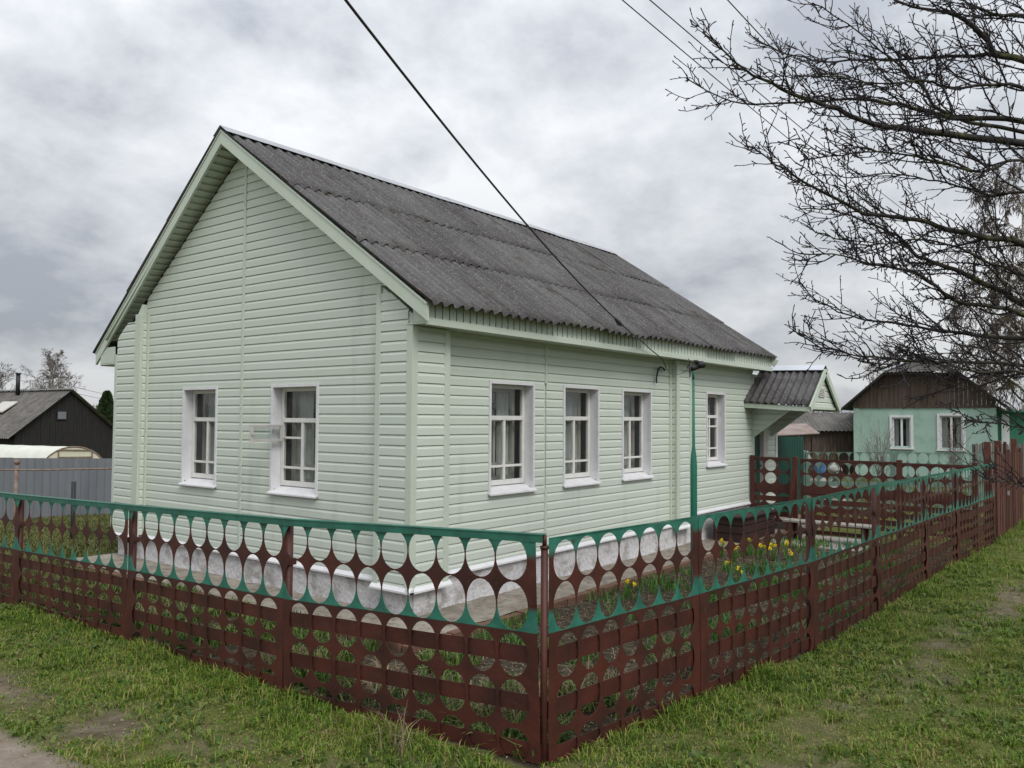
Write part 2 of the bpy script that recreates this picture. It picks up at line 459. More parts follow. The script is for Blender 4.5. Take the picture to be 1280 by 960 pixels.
def fence_material():
    """brown paint with a green band brushed along the top and below the second row of holes"""
    mt, N, L, B = new_mat('fence_paint')
    B.inputs['Roughness'].default_value = .5
    B.inputs['Specular IOR Level'].default_value = .35
    tc = N.new('ShaderNodeTexCoord'); sep = N.new('ShaderNodeSeparateXYZ'); L.new(tc.outputs['Object'], sep.inputs[0])

    def nz(scale, det=4):
        n = N.new('ShaderNodeTexNoise'); L.new(tc.outputs['Object'], n.inputs['Vector']); n.inputs['Scale'].default_value = scale
        n.inputs['Detail'].default_value = det; return n.outputs[0]

    def Mt(op, a, b, c=None, clamp=False):
        n = N.new('ShaderNodeMath'); n.operation = op; n.use_clamp = clamp
        for i, v in enumerate((a, b, c)):
            if v is None: continue
            if isinstance(v, (int, float)): n.inputs[i].default_value = v
            else: L.new(v, n.inputs[i])
        return n.outputs[0]
    z = Mt('ADD', sep.outputs[2], Mt('MULTIPLY_ADD', nz(6), .07, -.035))
    # |z - .90| > .135 is green, above .63 only
    d = Mt('ABSOLUTE', Mt('SUBTRACT', z, .905), 0)
    g1 = Mt('MULTIPLY_ADD', d, 28.0, -28.0 * .125, True)
    g2 = Mt('MULTIPLY_ADD', sep.outputs[2], 300.0, -300.0 * .650, True)
    gm = Mt('MULTIPLY', g1, g2)
    def ramp(x, a, b, lo, hi):
        r = N.new('ShaderNodeValToRGB'); L.new(x, r.inputs[0])
        r.color_ramp.elements[0].position = lo; r.color_ramp.elements[0].color = (*a, 1)
        r.color_ramp.elements[1].position = hi; r.color_ramp.elements[1].color = (*b, 1)
        return r.outputs[0]
    br = ramp(nz(4, 6), (.082, .021, .0145), (.040, .0135, .011), .34, .64)
    gr = ramp(nz(7, 6), (.032, .175, .125), (.020, .095, .072), .38, .68)
    x = N.new('ShaderNodeMix'); x.data_type = 'RGBA'; L.new(gm, x.inputs[0]); L.new(br, x.inputs[6]); L.new(gr, x.inputs[7])
    # chips and rust
    ch = Mt('MULTIPLY_ADD', nz(23, 5), 14.0, -14.0 * .655, True)
    y = N.new('ShaderNodeMix'); y.data_type = 'RGBA'; L.new(ch, y.inputs[0]); L.new(x.outputs[2], y.inputs[6]); y.inputs[7].default_value = (.055, .035, .03, 1)
    L.new(y.outputs[2], B.inputs['Base Color'])
    bp = N.new('ShaderNodeBump'); bp.inputs['Strength'].default_value = .5; bp.inputs['Distance'].default_value = .02
    L.new(nz(6, 6), bp.inputs['Height']); L.new(bp.outputs[0], B.inputs['Normal'])
    return mt


M['fence'] = fence_material()
M['rail'] = mat('rail_green', (.026, .150, .105), (.020, .095, .070), scale=8, rough=.5, c3=(.04, .035, .025), s3=18, t3=.68, w3=.08)


# ------------------------------------------------------------------ ground
def vnoise(x, y, seed):
    xi = np.floor(x).astype(np.int64); yi = np.floor(y).astype(np.int64)
    fx = x - xi; fy = y - yi
    fx = fx * fx * (3 - 2 * fx); fy = fy * fy * (3 - 2 * fy)

    def h(a, b):
        n = (a * 374761393 + b * 668265263 + seed * 1442695041) & 0x7fffffff
        n = ((n ^ (n >> 13)) * 1274126177) & 0x7fffffff
        return ((n ^ (n >> 16)) & 0xffff) / 65535.0
    return (h(xi, yi) * (1 - fx) + h(xi + 1, yi) * fx) * (1 - fy) + (h(xi, yi + 1) * (1 - fx) + h(xi + 1, yi + 1) * fx) * fy


def fbm(x, y, s, seed, o=4):
    r = 0; a = .5; t = 0
    for i in range(o):
        r = r + a * vnoise(x * s, y * s, seed + i); t += a; a *= .5; s *= 2.03
    return r / t


def sstep(a, b, x):
    t = np.clip((x - a) / (b - a), 0, 1); return t * t * (3 - 2 * t)


def right_fence_y(x):
    return np.interp(x, [-1.7, -.3, 1.35, 2.94, 4.86, 6.4, 8.0, 30], [-2.635, -2.852, -3.034, -3.121, -3.15, -3.2, -3.27, -3.6])


def height(x, y):
    z = -.055 * np.clip(y - 6.0, 0, 11)
    z = z + (fbm(x, y, 1.3, 5) - .5) * .06 + (fbm(x, y, 6, 15, 2) - .5) * .02
    near = np.exp(-((np.clip(np.maximum(-.7 - x, -.7 - y), 0, 9)) / .25) ** 2) * (x > -1.2) * (y > -1.3)
    return np.where(near > .5, np.minimum(z, 0.0), z) - .012


def zones(x, y):
    """returns bare (0..1), yard mask, road mask"""
    fy = right_fence_y(x)
    yard = (x > -1.82) & (y > fy)
    n = fbm(x, y, 1.7, 31); n2 = fbm(x, y, 5.0, 41, 3)
    road = sstep(.0, .16, (-3.10 + (n - .5) * .35 + np.clip(y + .7, -2, 4) * .0) - x) * (y > -2.2)
    road = np.maximum(road, sstep(.0, .5, -3.6 - x - np.clip(-y - 2, 0, 9) * .9 + (n - .5) * .6)) * sstep(-6.8, -6.2, x + (n - .5) * .5)
    b = np.zeros_like(x)
    for cx, cy, rx, ry, a in ((-2.80, -.38, .20, .34, .95), (-2.92, .75, .16, .65, .75), (-2.62, -1.15, .2, .4, .5), (-2.45, -2.2, .3, .35, .35), (-2.9, 1.9, .25, .5, .5),
                              (.2, -3.60, .7, .18, .44), (2.0, -3.80, 1.1, .19, .48), (4.3, -3.97, 1.5, .21, .50), (7.4, -4.1, 2.2, .24, .48), (10.5, -4.2, 2.2, .25, .5), (-1.2, -3.7, .5, .2, .45), (3.4, -4.9, .5, .2, .4), (1.2, -4.7, .4, .2, .35)):
        b = np.maximum(b, a * np.exp(-(((x - cx) / rx) ** 2 + ((y - cy) / ry) ** 2)))
    b = np.clip(b * 1.5 + (n2 - .5) * 1.2 * (b > .06) + (n - .53) * 1.0, 0, 1)
    return b, yard, road


def build_ground():
    def axis(lo, hi, st):
        a = list(np.arange(lo, hi, st)); s = st
        out_hi = [hi]
        while out_hi[-1] < 900: s *= 1.35; out_hi.append(out_hi[-1] + s)
        s = st; out_lo = []
        c = lo
        while c > -900: s *= 1.35; c -= s; out_lo.append(c)
        return np.array(out_lo[::-1] + a + out_hi)
    xs = axis(-5.5, 11, .07); ys = axis(-6.2, 6.5, .07)
    X, Y = np.meshgrid(xs, ys, indexing='ij')
    x = X.ravel(); y = Y.ravel()
    far = np.clip((np.hypot(x, y) - 40) / 60, 0, 1)
    z = height(x, y) * (1 - far) - far * .3
    b, yard, road = zones(x, y)
    nx, ny = len(xs), len(ys)
    I = np.arange(nx * ny).reshape(nx, ny)
    F = np.stack([I[:-1, :-1], I[1:, :-1], I[1:, 1:], I[:-1, 1:]], -1).reshape(-1, 4)
    bed = ((x > -1.75) & (y > right_fence_y(x)) & (y < -.6) & (x < 7.6)) | ((x > -1.75) & (x < -.55) & (y < 4.9) & (y > right_fence_y(x)))
    mt, N, L, B = new_mat('soil_and_turf')
    B.inputs['Roughness'].default_value = 1.0; B.inputs['Specular IOR Level'].default_value = .1
    tc = N.new('ShaderNodeTexCoord')

    def nz(s, d=6):
        n = N.new('ShaderNodeTexNoise'); L.new(tc.outputs['Object'], n.inputs['Vector']); n.inputs['Scale'].default_value = s; n.inputs['Detail'].default_value = d
        n.inputs['Roughness'].default_value = .65
        return n.outputs[0]

    def ramp(x_, els):
        r = N.new('ShaderNodeValToRGB'); L.new(x_, r.inputs[0]); cr = r.color_ramp
        cr.elements[0].position = els[0][0]; cr.elements[0].color = (*els[0][1], 1)
        cr.elements[1].position = els[-1][0]; cr.elements[1].color = (*els[-1][1], 1)
        for p, c in els[1:-1]:
            e = cr.elements.new(p); e.color = (*c, 1)
        return r.outputs[0]

    def at(k):
        n = N.new('ShaderNodeAttribute'); n.attribute_name = k; return n.outputs['Fac']

    def mix(f, a, c):
        q = N.new('ShaderNodeMix'); q.data_type = 'RGBA'; L.new(f, q.inputs[0]); L.new(a, q.inputs[6]); L.new(c, q.inputs[7]); return q.outputs[2]
    turf = ramp(nz(9), [(.3, (.040, .058, .012)), (.5, (.10, .115, .030)), (.7, (.165, .15, .065))])
    dirt = ramp(nz(7), [(.3, (.075, .062, .038)), (.5, (.145, .118, .082)), (.7, (.225, .19, .145))])
    soil = ramp(nz(14), [(.3, (.022, .018, .013)), (.5, (.055, .044, .031)), (.7, (.13, .105, .075))])
    rd = ramp(nz(5), [(.3, (.20, .16, .125)), (.5, (.26, .215, .175)), (.7, (.33, .28, .235))])
    c = mix(at('bed'), mix(at('bare'), turf, dirt), soil)
    c = mix(at('road'), c, rd)
    L.new(c, B.inputs['Base Color'])
    bp = N.new('ShaderNodeBump'); bp.inputs['Strength'].default_value = .8; bp.inputs['Distance'].default_value = .03
    L.new(nz(38, 8), bp.inputs['Height']); L.new(bp.outputs[0], B.inputs['Normal'])
    o = np_mesh('ground', np.stack([x, y, z], -1), [F], mt, smooth=True, attr=dict(bare=np.where(yard, 0, b), road=np.where(yard, 0, road), bed=bed.astype(float)))
    tag(o, kind='structure')


build_ground()


def blades(name, P, hgt, wid, lean, mtl, seed, droop=.5):
    """many bent blades of grass as one mesh: five points each"""
    rs = np.random.RandomState(seed)
    n = len(P)
    az = rs.rand(n) * 2 * np.pi
    h = hgt * (.45 + .9 * rs.rand(n)) if np.isscalar(hgt) else hgt
    w = wid * (.6 + .8 * rs.rand(n))
    ln = lean * (.2 + 1.1 * rs.rand(n))
    d = np.stack([np.cos(az), np.sin(az), np.zeros(n)], -1)
    s = np.stack([-np.sin(az), np.cos(az), np.zeros(n)], -1)
    upv = np.array([0, 0, 1.0])
    b0 = P - s * (w / 2)[:, None]; b1 = P + s * (w / 2)[:, None]
    mid = P + upv * (h * .6)[:, None] + d * (h * ln * .35)[:, None]
    m0 = mid - s * (w * .4)[:, None]; m1 = mid + s * (w * .4)[:, None]
    tip = P + upv * (h * (1 - droop * ln * .5))[:, None] + d * (h * ln)[:, None]
    V = np.stack([b0, b1, m1, m0, tip], 1).reshape(-1, 3)
    k = np.arange(n)[:, None] * 5
    return np_mesh(name, V, [k + np.array([[0, 1, 2, 3]]), k + np.array([[3, 2, 4]])], mtl)


def scatter(n, x0, x1, y0, y1, seed):
    rs = np.random.RandomState(seed)
    return rs.uniform(x0, x1, n), rs.uniform(y0, y1, n), rs


def build_grass():
    Ps = []; Hs = []
    # lawns outside the fence, thinned with the distance from the street corner
    for (x0, x1, y0, y1, dens, sd) in ((-3.6, -1.6, -3.4, 7, 5200, 1), (-3.2, 1.5, -5.6, -2.6, 5600, 2), (1.5, 5.5, -6.2, -2.9, 3600, 3), (5.5, 13, -7, -3.0, 1500, 4), (13, 26, -8, -2, 420, 7), (-2.4, 0.5, 7, 12, 500, 8)):
        n = int((x1 - x0) * (y1 - y0) * dens)
        x, y, rs = scatter(n, x0, x1, y0, y1, sd)
        b, yard, road = zones(x, y)
        fy = right_fence_y(x)
        tall = np.maximum(np.exp(-np.abs(x + 1.9) / .10) * (y > -2.7), np.exp(-np.abs(y - fy + .04) / .10) * (x > -1.75))
        dn = fbm(x, y, 3.0, 77, 3)
        keep = (~yard) & (rs.rand(n) > b * .93 - tall * .3) & (rs.rand(n) > road * 1.05) & (rs.rand(n) < .35 + dn * 1.1)
        x, y, tall, dn = x[keep], y[keep], tall[keep], dn[keep]
        Ps.append(np.stack([x, y, height(x, y)], -1))
        Hs.append((.008 + .062 * dn ** 2.4 + .062 * tall * np.clip(dn * 2 - .3, 0, 1)) * (.5 + .9 * rs.rand(len(x))) * (1.0 + .25 * (x > 5.5)) * np.where((x > -1.5) & (y < fy[keep] - .5), .78, 1.0))
    # scattered coarse tufts
    rs = np.random.RandomState(91)
    for (x0, x1, y0, y1, n) in ((-3.3, -1.9, -3.2, 5, 260), (-2.6, 7, -5.4, -3.1, 900)):
        tx = rs.uniform(x0, x1, n); ty = rs.uniform(y0, y1, n); m_ = 26
        r = .035 * np.abs(rs.randn(n * m_)); a = rs.rand(n * m_) * 6.283
        x = np.repeat(tx, m_) + r * np.cos(a); y = np.repeat(ty, m_) + r * np.sin(a); hh = np.repeat(rs.uniform(.03, .075, n), m_) * rs.uniform(.6, 1.2, n * m_)
        b, yard, road = zones(x, y)
        k = (~yard) & (b < .5) & (road < .4)
        Ps.append(np.stack([x, y, height(x, y)], -1)[k]); Hs.append(hh[k])
    P = np.concatenate(Ps); H = np.concatenate(Hs)
    tag(blades('grass', P, H, .0062, 1.1, M['grass'], 5), 'short patchy spring lawn outside the brown fence', 'grass', kind='stuff')
    # clover and dandelion leaves lying in the lawn
    x, y, rs = scatter(26000, -3.3, 6.5, -5.4, 4, 21)
    b, yard, road = zones(x, y)
    keep = (~yard) & (rs.rand(len(x)) > b * 1.3) & (road < .3) & (fbm(x, y, 2.6, 91, 3) > .46) & ((x < -1.8) | (y < -3))
    x, y = x[keep], y[keep]
    tag(blades('lawn_weeds', np.stack([x, y, height(x, y) + .004], -1), .042, .022, 1.7, M['weeds'], 6, .8), 'low broad leaves growing among the lawn grass', 'weeds', kind='stuff')
    # lawn behind the house corner and yard
    x, y, rs = scatter(60000, -1.7, 6, 5.4, 13, 22)
    k = rs.rand(len(x)) < .3 + fbm(x, y, 1.5, 55) ; x, y = x[k], y[k]
    x2, y2, rs = scatter(14000, -1.75, -.62, -.5, 5.4, 23)
    k = rs.rand(len(x2)) < np.clip((y2 - 1.2) / 3 + fbm(x2, y2, 3, 56) - .35, 0, 1); x2, y2 = x2[k], y2[k]
    x3, y3, rs = scatter(30000, 7.6, 24, -3.2, 8, 24)
    k = (x3 > 8.2) & ~((x3 < 9.8) & (y3 > -1.6)); x3, y3 = x3[k], y3[k]
    x = np.concatenate([x, x2, x3]); y = np.concatenate([y, y2, y3])
    tag(blades('yard_grass', np.stack([x, y, height(x, y)], -1), .075, .013, .9, M['yard'], 8), 'yellow green rough grass in the yards behind the fences', 'grass', kind='stuff')
    # flower bed between the fence and the apron: bulb leaves, seedlings, litter
    x, y, rs = scatter(26000, -1.65, 7.3, -3.1, -.72, 25)
    cl = fbm(x, y, 2.2, 61, 3)
    k = (y > right_fence_y(x) + .05) & (rs.rand(len(x)) < np.clip((cl - .50) * 4, 0, .8)); x, y = x[k], y[k]
    tag(blades('bed_plants', np.stack([x, y, height(x, y)], -1), .095, .011, .75, M['leaf'], 9), 'green bulb leaves sprouting in the flower bed by the long wall', 'plants', kind='stuff')
    x, y, rs = scatter(16000, -1.7, -.62, -2.6, 3.2, 26)
    cl = fbm(x, y, 2.6, 63, 3)
    k = (rs.rand(len(x)) < np.clip((cl - .42) * 5, 0, 1)); x, y = x[k], y[k]
    tag(blades('border_plants', np.stack([x, y, height(x, y)], -1), .11, .014, .9, M['weeds'], 10), 'low green plants along the inside of the street fence', 'plants', kind='stuff')
    # last year's stalks and litter
    P = []
    for cx, cy, r, n in ((-1.25, -2.1, .25, 420), (-.6, -2.35, .25, 300), (-1.45, -1.2, .2, 220), (-1.5, -.3, .25, 200), (.3, -2.5, .3, 260), (-1.45, 1.7, .22, 160), (1.6, -2.7, .3, 160), (-2.02, -1.9, .10, 45)):
        x = cx + NP.randn(n) * r * .6; y = cy + NP.randn(n) * r * .6
        k = (y > right_fence_y(x) + .03) & (x > -1.8) if cx > -1.8 else (x < -1.9)
        P.append(np.stack([x, y, height(x, y)], -1)[k])
    tag(blades('dry_stalks', np.concatenate(P), .19, .0055, 1.15, M['dry'], 12), 'straw coloured dry stalks behind the fence corner', 'dry plants', kind='stuff')
    x, y, rs = scatter(9000, -1.7, 7.3, -3.1, -.7, 27)
    k = (y > right_fence_y(x) + .03); x, y = x[k], y[k]
    x2, y2, rs = scatter(2200, -3.3, -1.7, -3, 4, 28)
    x = np.concatenate([x, x2]); y = np.concatenate([y, y2])
    tag(blades('leaf_litter', np.stack([x, y, height(x, y) + .006], -1), .009, .009, 2.6, M['dry'], 13, .9), 'dead leaf litter scattered over bed and lawn edge', 'leaf litter', kind='stuff')


build_grass()


# ------------------------------------------------------------------ the green house
PITCHZ = .0915
PROFILE = [(0.0, .0175), (.66, .017), (.90, .008), (1.0, .003)]      # siding board: share of height, outward


def prof_clip(za, zb, z0):
    """profile points of the board starting at z0, clipped to za..zb"""
    def out(t):
        for (t0, o0), (t1, o1) in zip(PROFILE, PROFILE[1:]):
            if t <= t1: return o0 + (o1 - o0) * (t - t0) / (t1 - t0)
        return PROFILE[-1][1]
    ts = sorted({(za - z0) / PITCHZ, (zb - z0) / PITCHZ} | {t for t, _ in PROFILE if za < z0 + t * PITCHZ < zb})
    return [(z0 + t * PITCHZ, out(t)) for t in ts]


def siding(mb, P, s0, s1, z0, z1, zoff, openings=(), lim=None):
    """boards on a wall; P(s, out, z) maps to the world; lim(z) -> (smin, smax) cuts the ends; openings (s0,s1,z0,z1)"""
    k = math.floor((z0 - zoff) / PITCHZ)
    while zoff + k * PITCHZ < z1 - 1e-6:
        zb = zoff + k * PITCHZ; k += 1
        cuts = sorted({max(zb, z0), min(zb + PITCHZ, z1)} | {c for o in openings for c in (o[2], o[3]) if max(zb, z0) < c < min(zb + PITCHZ, z1)})
        for za, zc in zip(cuts, cuts[1:]):
            if zc - za < 1e-4: continue
            mid = (za + zc) / 2
            segs = [(s0, s1)]
            for o in openings:
                if o[2] < mid < o[3]:
                    ns = []
                    for a, b in segs:
                        if o[0] > a: ns.append((a, min(b, o[0])))
                        if o[1] < b: ns.append((max(a, o[1]), b))
                    segs = [q for q in ns if q[1] - q[0] > .003]
            pr = prof_clip(za, zc, zb)
            jit = RNG.uniform(-.0008, .0008)
            for a, b in segs:
                A = []; B = []
                ok = True
                pts = [(z, o + jit) for z, o in pr] + [(pr[-1][0], -.004), (pr[0][0], -.004)]
                for z, o in pts:
                    aa, bb = a, b
                    if lim:
                        l0, l1 = lim(z); aa = max(a, l0); bb = min(b, l1)
                    if bb - aa < .002: bb = aa + .002
                    A.append(P(aa, o, z)); B.append(P(bb, o, z))
                if lim:
                    l0, l1 = lim(mid)
                    ok = min(b, l1) - max(a, l0) > .004
                if ok: mb.prism(A, B)


def slab(mb, P, s0, s1, z0, z1, openings, d0, d1):
    """backing wall as boxes round the openings"""
    ss = sorted({s0, s1} | {v for o in openings for v in o[:2] if s0 < v < s1})
    for a, b in zip(ss, ss[1:]):
        m_ = (a + b) / 2
        zs = [(z0, z1)]
        for o in openings:
            if o[0] < m_ < o[1]:
                nz_ = []
                for p, q in zs:
                    if o[2] > p: nz_.append((p, min(q, o[2])))
                    if o[3] < q: nz_.append((max(p, o[3]), q))
                zs = [w for w in nz_ if w[1] - w[0] > .002]
        for p, q in zs:
            mb.hexa([P(a, d0, p), P(b, d0, p), P(b, d1, p), P(a, d1, p), P(a, d0, q), P(b, d0, q), P(b, d1, q), P(a, d1, q)])


house = thing('green_house', (0, 0, 0), 'pale green clapboard house with white windows under a grey corrugated roof', 'house')
XE = 7.82            # far end of the long wall
PL = lambda s, o, z: (s, -o, z)               # long wall, outward is -y
PG = lambda s, o, z: (-o, s, z)               # gable wall, outward is -x
WIN_L = [(1.044, 1.793, 1.019, 2.126), (2.331, 3.073, 1.019, 2.126), (3.604, 4.355, 1.019, 2.126), (6.02, 6.69, 1.08, 2.16)]
WIN_G = [(1.240, 1.992, .992, 2.084), (2.961, 3.658, .992, 2.084)]
# the roof's corner points (ridge flares a little further out than the eaves)
RN, RF = Vector((-.285, 2.61, 4.816)), Vector((7.77, 2.61, 4.812))
EN, EF = Vector((-.187, -.35, 2.73)), Vector((8.0, -.35, 2.745))
LN, LF = Vector((-.12, 5.627, 2.566)), Vector((8.0, 5.627, 2.57))
SR = (RN.z - EN.z) / (RN.y - EN.y); SL = (RN.z - LN.z) / (LN.y - RN.y)
APZ = 4.60                                    # top of the gable boards at y = 2.606


def gable_lim(z):
    d = APZ - z
    return (2.606 - d / SR, 2.606 + d / SL)


mb = MB()
siding(mb, PG, .33, 2.495, .335, APZ - .01, .0506, WIN_G, gable_lim)
siding(mb, PG, 2.53, 4.52, .335, APZ - .01, .0506, WIN_G, gable_lim)
siding(mb, PL, .36, 1.985, .365, 2.60, .047, WIN_L)
siding(mb, PL, 2.015, 4.93, .365, 2.60, .047, WIN_L)
siding(mb, PL, 5.34, XE, .46, 2.60, .047, WIN_L)
mb.build('wall', M['siding'], house)
mb = MB()
slab(mb, PL, 0, XE, .30, 2.62, WIN_L, -.004, -.10)
slab(mb, PG, .102, 5.09, .30, 2.62, WIN_G, -.004, -.10)
# gable triangle backing, far gable and back wall
mb.prism([(.004, 0.05, 2.62), (.004, 5.08, 2.62), (.004, 2.606, APZ - .03)], [(.10, 0.05, 2.62), (.10, 5.08, 2.62), (.10, 2.606, APZ - .03)])
mb.box(XE - .1, XE, .102, 5.09, .3, 2.62)
mb.prism([(XE - .1, .05, 2.62), (XE - .1, 5.28, 2.62), (XE - .1, 2.606, APZ - .03)], [(XE, .05, 2.62), (XE, 5.28, 2.62), (XE, 2.606, APZ - .03)])
mb.box(.102, XE - .102, 4.99, 5.09, .3, 2.62)
mb.build('wall_core', M['siding'], house)
mb = MB()
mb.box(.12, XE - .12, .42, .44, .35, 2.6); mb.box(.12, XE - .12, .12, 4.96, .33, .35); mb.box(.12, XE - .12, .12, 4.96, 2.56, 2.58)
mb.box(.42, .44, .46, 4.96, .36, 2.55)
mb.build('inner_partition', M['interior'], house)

# boxed corner casings over the log ends
BOXLIM = lambda z: (2.606 - (APZ - .03 - z) / SR, 2.606 + (APZ - .06 - z) / SL)
mb = MB()
siding(mb, lambda s, o, z: (-.085 - o, s, z), -.045, .296, .30, 2.86, .0506, lim=BOXLIM)          # near corner, gable side
siding(mb, lambda s, o, z: (s, -.085 - o, z), -.045, .312, .30, 2.55, .047)           # near corner, long side
mb.box(-.085, -.001, -.085, .33, .30, 2.55); mb.box(.001, .36, -.085, -.001, .30, 2.55)
yz = lambda y: APZ - .05 - (2.606 - y) * SR
mb.prism([(-.085, -.085, 2.551), (-.085, .33, 2.551), (-.085, .33, yz(.33)), (-.085, -.085, yz(-.085))], [(-.001, -.085, 2.551), (-.001, .33, 2.551), (-.001, .33, yz(.33)), (-.001, -.085, yz(-.085))])
mb.build('corner_casing', M['siding'], house)
mb = MB()
siding(mb, lambda s, o, z: (-.085 - o, s, z), 4.62, 5.05, .33, 2.9, .0506, lim=BOXLIM)
siding(mb, lambda s, o, z: (-s, 4.497 - o, z), .012, .075, .33, 2.9, .0506)           # side of the far gable box
mb.box(-.085, -.001, 4.50, 5.09, .33, 2.42)
yz = lambda y: APZ - .08 - (y - 2.606) * SL
mb.prism([(-.085, 4.50, 2.421), (-.085, 5.09, 2.421), (-.085, 4.50, yz(4.50))], [(-.001, 4.50, 2.421), (-.001, 5.09, 2.421), (-.001, 4.50, yz(4.5))])
mb.build('corner_casing', M['siding'], house)
mb = MB()
siding(mb, lambda s, o, z: (s, -.085 - o, z), 5.00, 5.30, .33, 2.55, .047)            # middle box
siding(mb, lambda s, o, z: (4.928 - o, -s, z), .020, .072, .33, 2.55, .047)
mb.box(4.93, 5.34, -.085, -.001, .33, 2.55)
mb.build('corner_casing', M['siding'], house)

# vertical trim strips, each its own piece
mb = MB(); x, y, w = -.088, -.088, .055
mb.prism([(x - .016, y - .016, .285), (x + w, y - .016, .285), (x + w, y, .285), (x, y, .285), (x, y + w, .285), (x - .016, y + w, .285)],
         [(x - .016, y - .016, 2.553), (x + w, y - .016, 2.553), (x + w, y, 2.553), (x, y, 2.553), (x, y + w, 2.553), (x - .016, y + w, 2.553)])
mb.build('trim_strip', M['trim'], house, bevel=.003)
for a in ((-.106, -.012, .296, .358, .29, 2.93), (.312, .385, -.106, -.014, .29, 2.553), (-.106, -.012, 4.49, 4.62, .33, 2.99), (-.034, -.004, 4.44, 4.488, .335, 3.02),
          (-.106, .1, 5.045, 5.105, .33, 2.52), (-.026, -.002, 2.493, 2.533, .335, 4.56), (1.983, 2.018, -.026, -.002, .365, 1.0), (1.983, 2.018, -.026, -.002, 2.127, 2.60),
          (4.915, 5.005, -.108, -.076, .33, 2.553), (4.862, 4.912, -.034, -.003, .365, 2.57), (5.295, 5.36, -.106, -.012, .33, 2.553), (7.775, 7.84, -.03, -.001, .46, 2.5)):
    piece('trim_strip', *a, M['trim'], house)

# white drip trim
mb = MB()
def drip(P, s0, s1, z, d=.05):
    A = [P(s0, -.002, z), P(s0, d, z), P(s0, d, z + .016), P(s0, .012, z + .05), P(s0, -.002, z + .05)]
    B = [P(s1, -.002, z), P(s1, d, z), P(s1, d, z + .016), P(s1, .012, z + .05), P(s1, -.002, z + .05)]
    mb.prism(A, B)
drip(PG, .36, 4.50, .285); drip(PL, .39, 4.93, .315); drip(PL, 5.37, XE + .02, .41)
PGc = lambda s, o, z: (-.085 - o, s, z); PLc = lambda s, o, z: (s, -.085 - o, z)
drip(PGc, -.135, .37, .25); drip(PLc, -.134, .41, .2501); drip(PGc, 4.46, 5.13, .28); drip(PLc, 4.90, 5.37, .28)
mb.build('drip_trim', M['white'], house)

mb = MB()
def rough_wall(P, s0, s1, z0, z1, d):
    n = max(2, int((s1 - s0) / .14)); vs = []; fs = []
    for i in range(n + 1):
        s = s0 + (s1 - s0) * i / n
        for j in range(5):
            z = z0 + (z1 - z0) * j / 4
            vs.append(P(s, d + (.0 if j == 4 else RNG.uniform(-.008, .012)) + (.035 if j == 0 else 0), z))
    for i in range(n):
        for j in range(4): fs.append((i * 5 + j, (i + 1) * 5 + j, (i + 1) * 5 + j + 1, i * 5 + j + 1))
    mb.add(vs, fs, True)
rough_wall(PG, -.02, 5.08, -.06, .30, .01); rough_wall(PL, -.03, XE, -.06, .42, .01)
mb.box(.02, XE - .02, .02, 5.07, -.05, .29)
mb.box(-.07, -.02, -.05, .26, -.05, .26); mb.box(-.018, .33, -.07, -.02, -.05, .262)
mb.build('foundation', M['found'], house)


# windows
def sash_bars(mb, P, s0, s1, z0, z1, d, extra=None, mid=.5):
    """frame, cross bar at a third, one mullion below it and a low bar; d = depth behind the wall"""
    f = .042; t = .035
    h = z1 - z0; zt = z0 + h * .665; zl = z0 + h * .185
    def bar(a, b, c, e, dd=0.0): mb.hexa([P(a, -d + dd, c), P(b, -d + dd, c), P(b, -d - t, c), P(a, -d - t, c), P(a, -d + dd, e), P(b, -d + dd, e), P(b, -d - t, e), P(a, -d - t, e)])
    bar(s0, s0 + f, z0, z1); bar(s1 - f, s1, z0, z1); bar(s0 + f, s1 - f, z1 - f, z1); bar(s0 + f, s1 - f, z0, z0 + .05)
    bar(s0 + f, s1 - f, zt - .022, zt + .022, .008)
    sm = s0 + (s1 - s0) * mid
    bar(sm - .017, sm + .017, z0 + .05, zt - .022, .004)
    bar(s0 + f, sm - .017, zl - .012, zl + .012); bar(sm + .017, s1 - f, zl - .012, zl + .012)
    if extra == 'left':
        bar(sm + .017, s1 - f, zt - .19, zt - .168); 
    if extra == 'vent':
        bar(s0 + f, s1 - f, zt - .16, zt - .135, .006); bar(s0 + f + .1, s0 + f + .118, zt - .135, zt - .022, .002)


def curtain(P, s0, s1, z0, z1, d, seed):
    rs = random.Random(seed); mb = MB(); n = max(6, int((s1 - s0) / .012)); vs = []; fs = []
    ph = rs.uniform(0, 6)
    for i in range(n + 1):
        s = s0 + (s1 - s0) * i / n
        o = -d + .014 * math.sin(i * 1.05 + ph) + .007 * math.sin(i * .43 + ph)
        vs += [P(s, o, z0), P(s, o * 1.0 - .004, z1)]
    for i in range(n): fs.append((2 * i, 2 * i + 2, 2 * i + 3, 2 * i + 1))
    mb.add(vs, fs, True)
    return mb


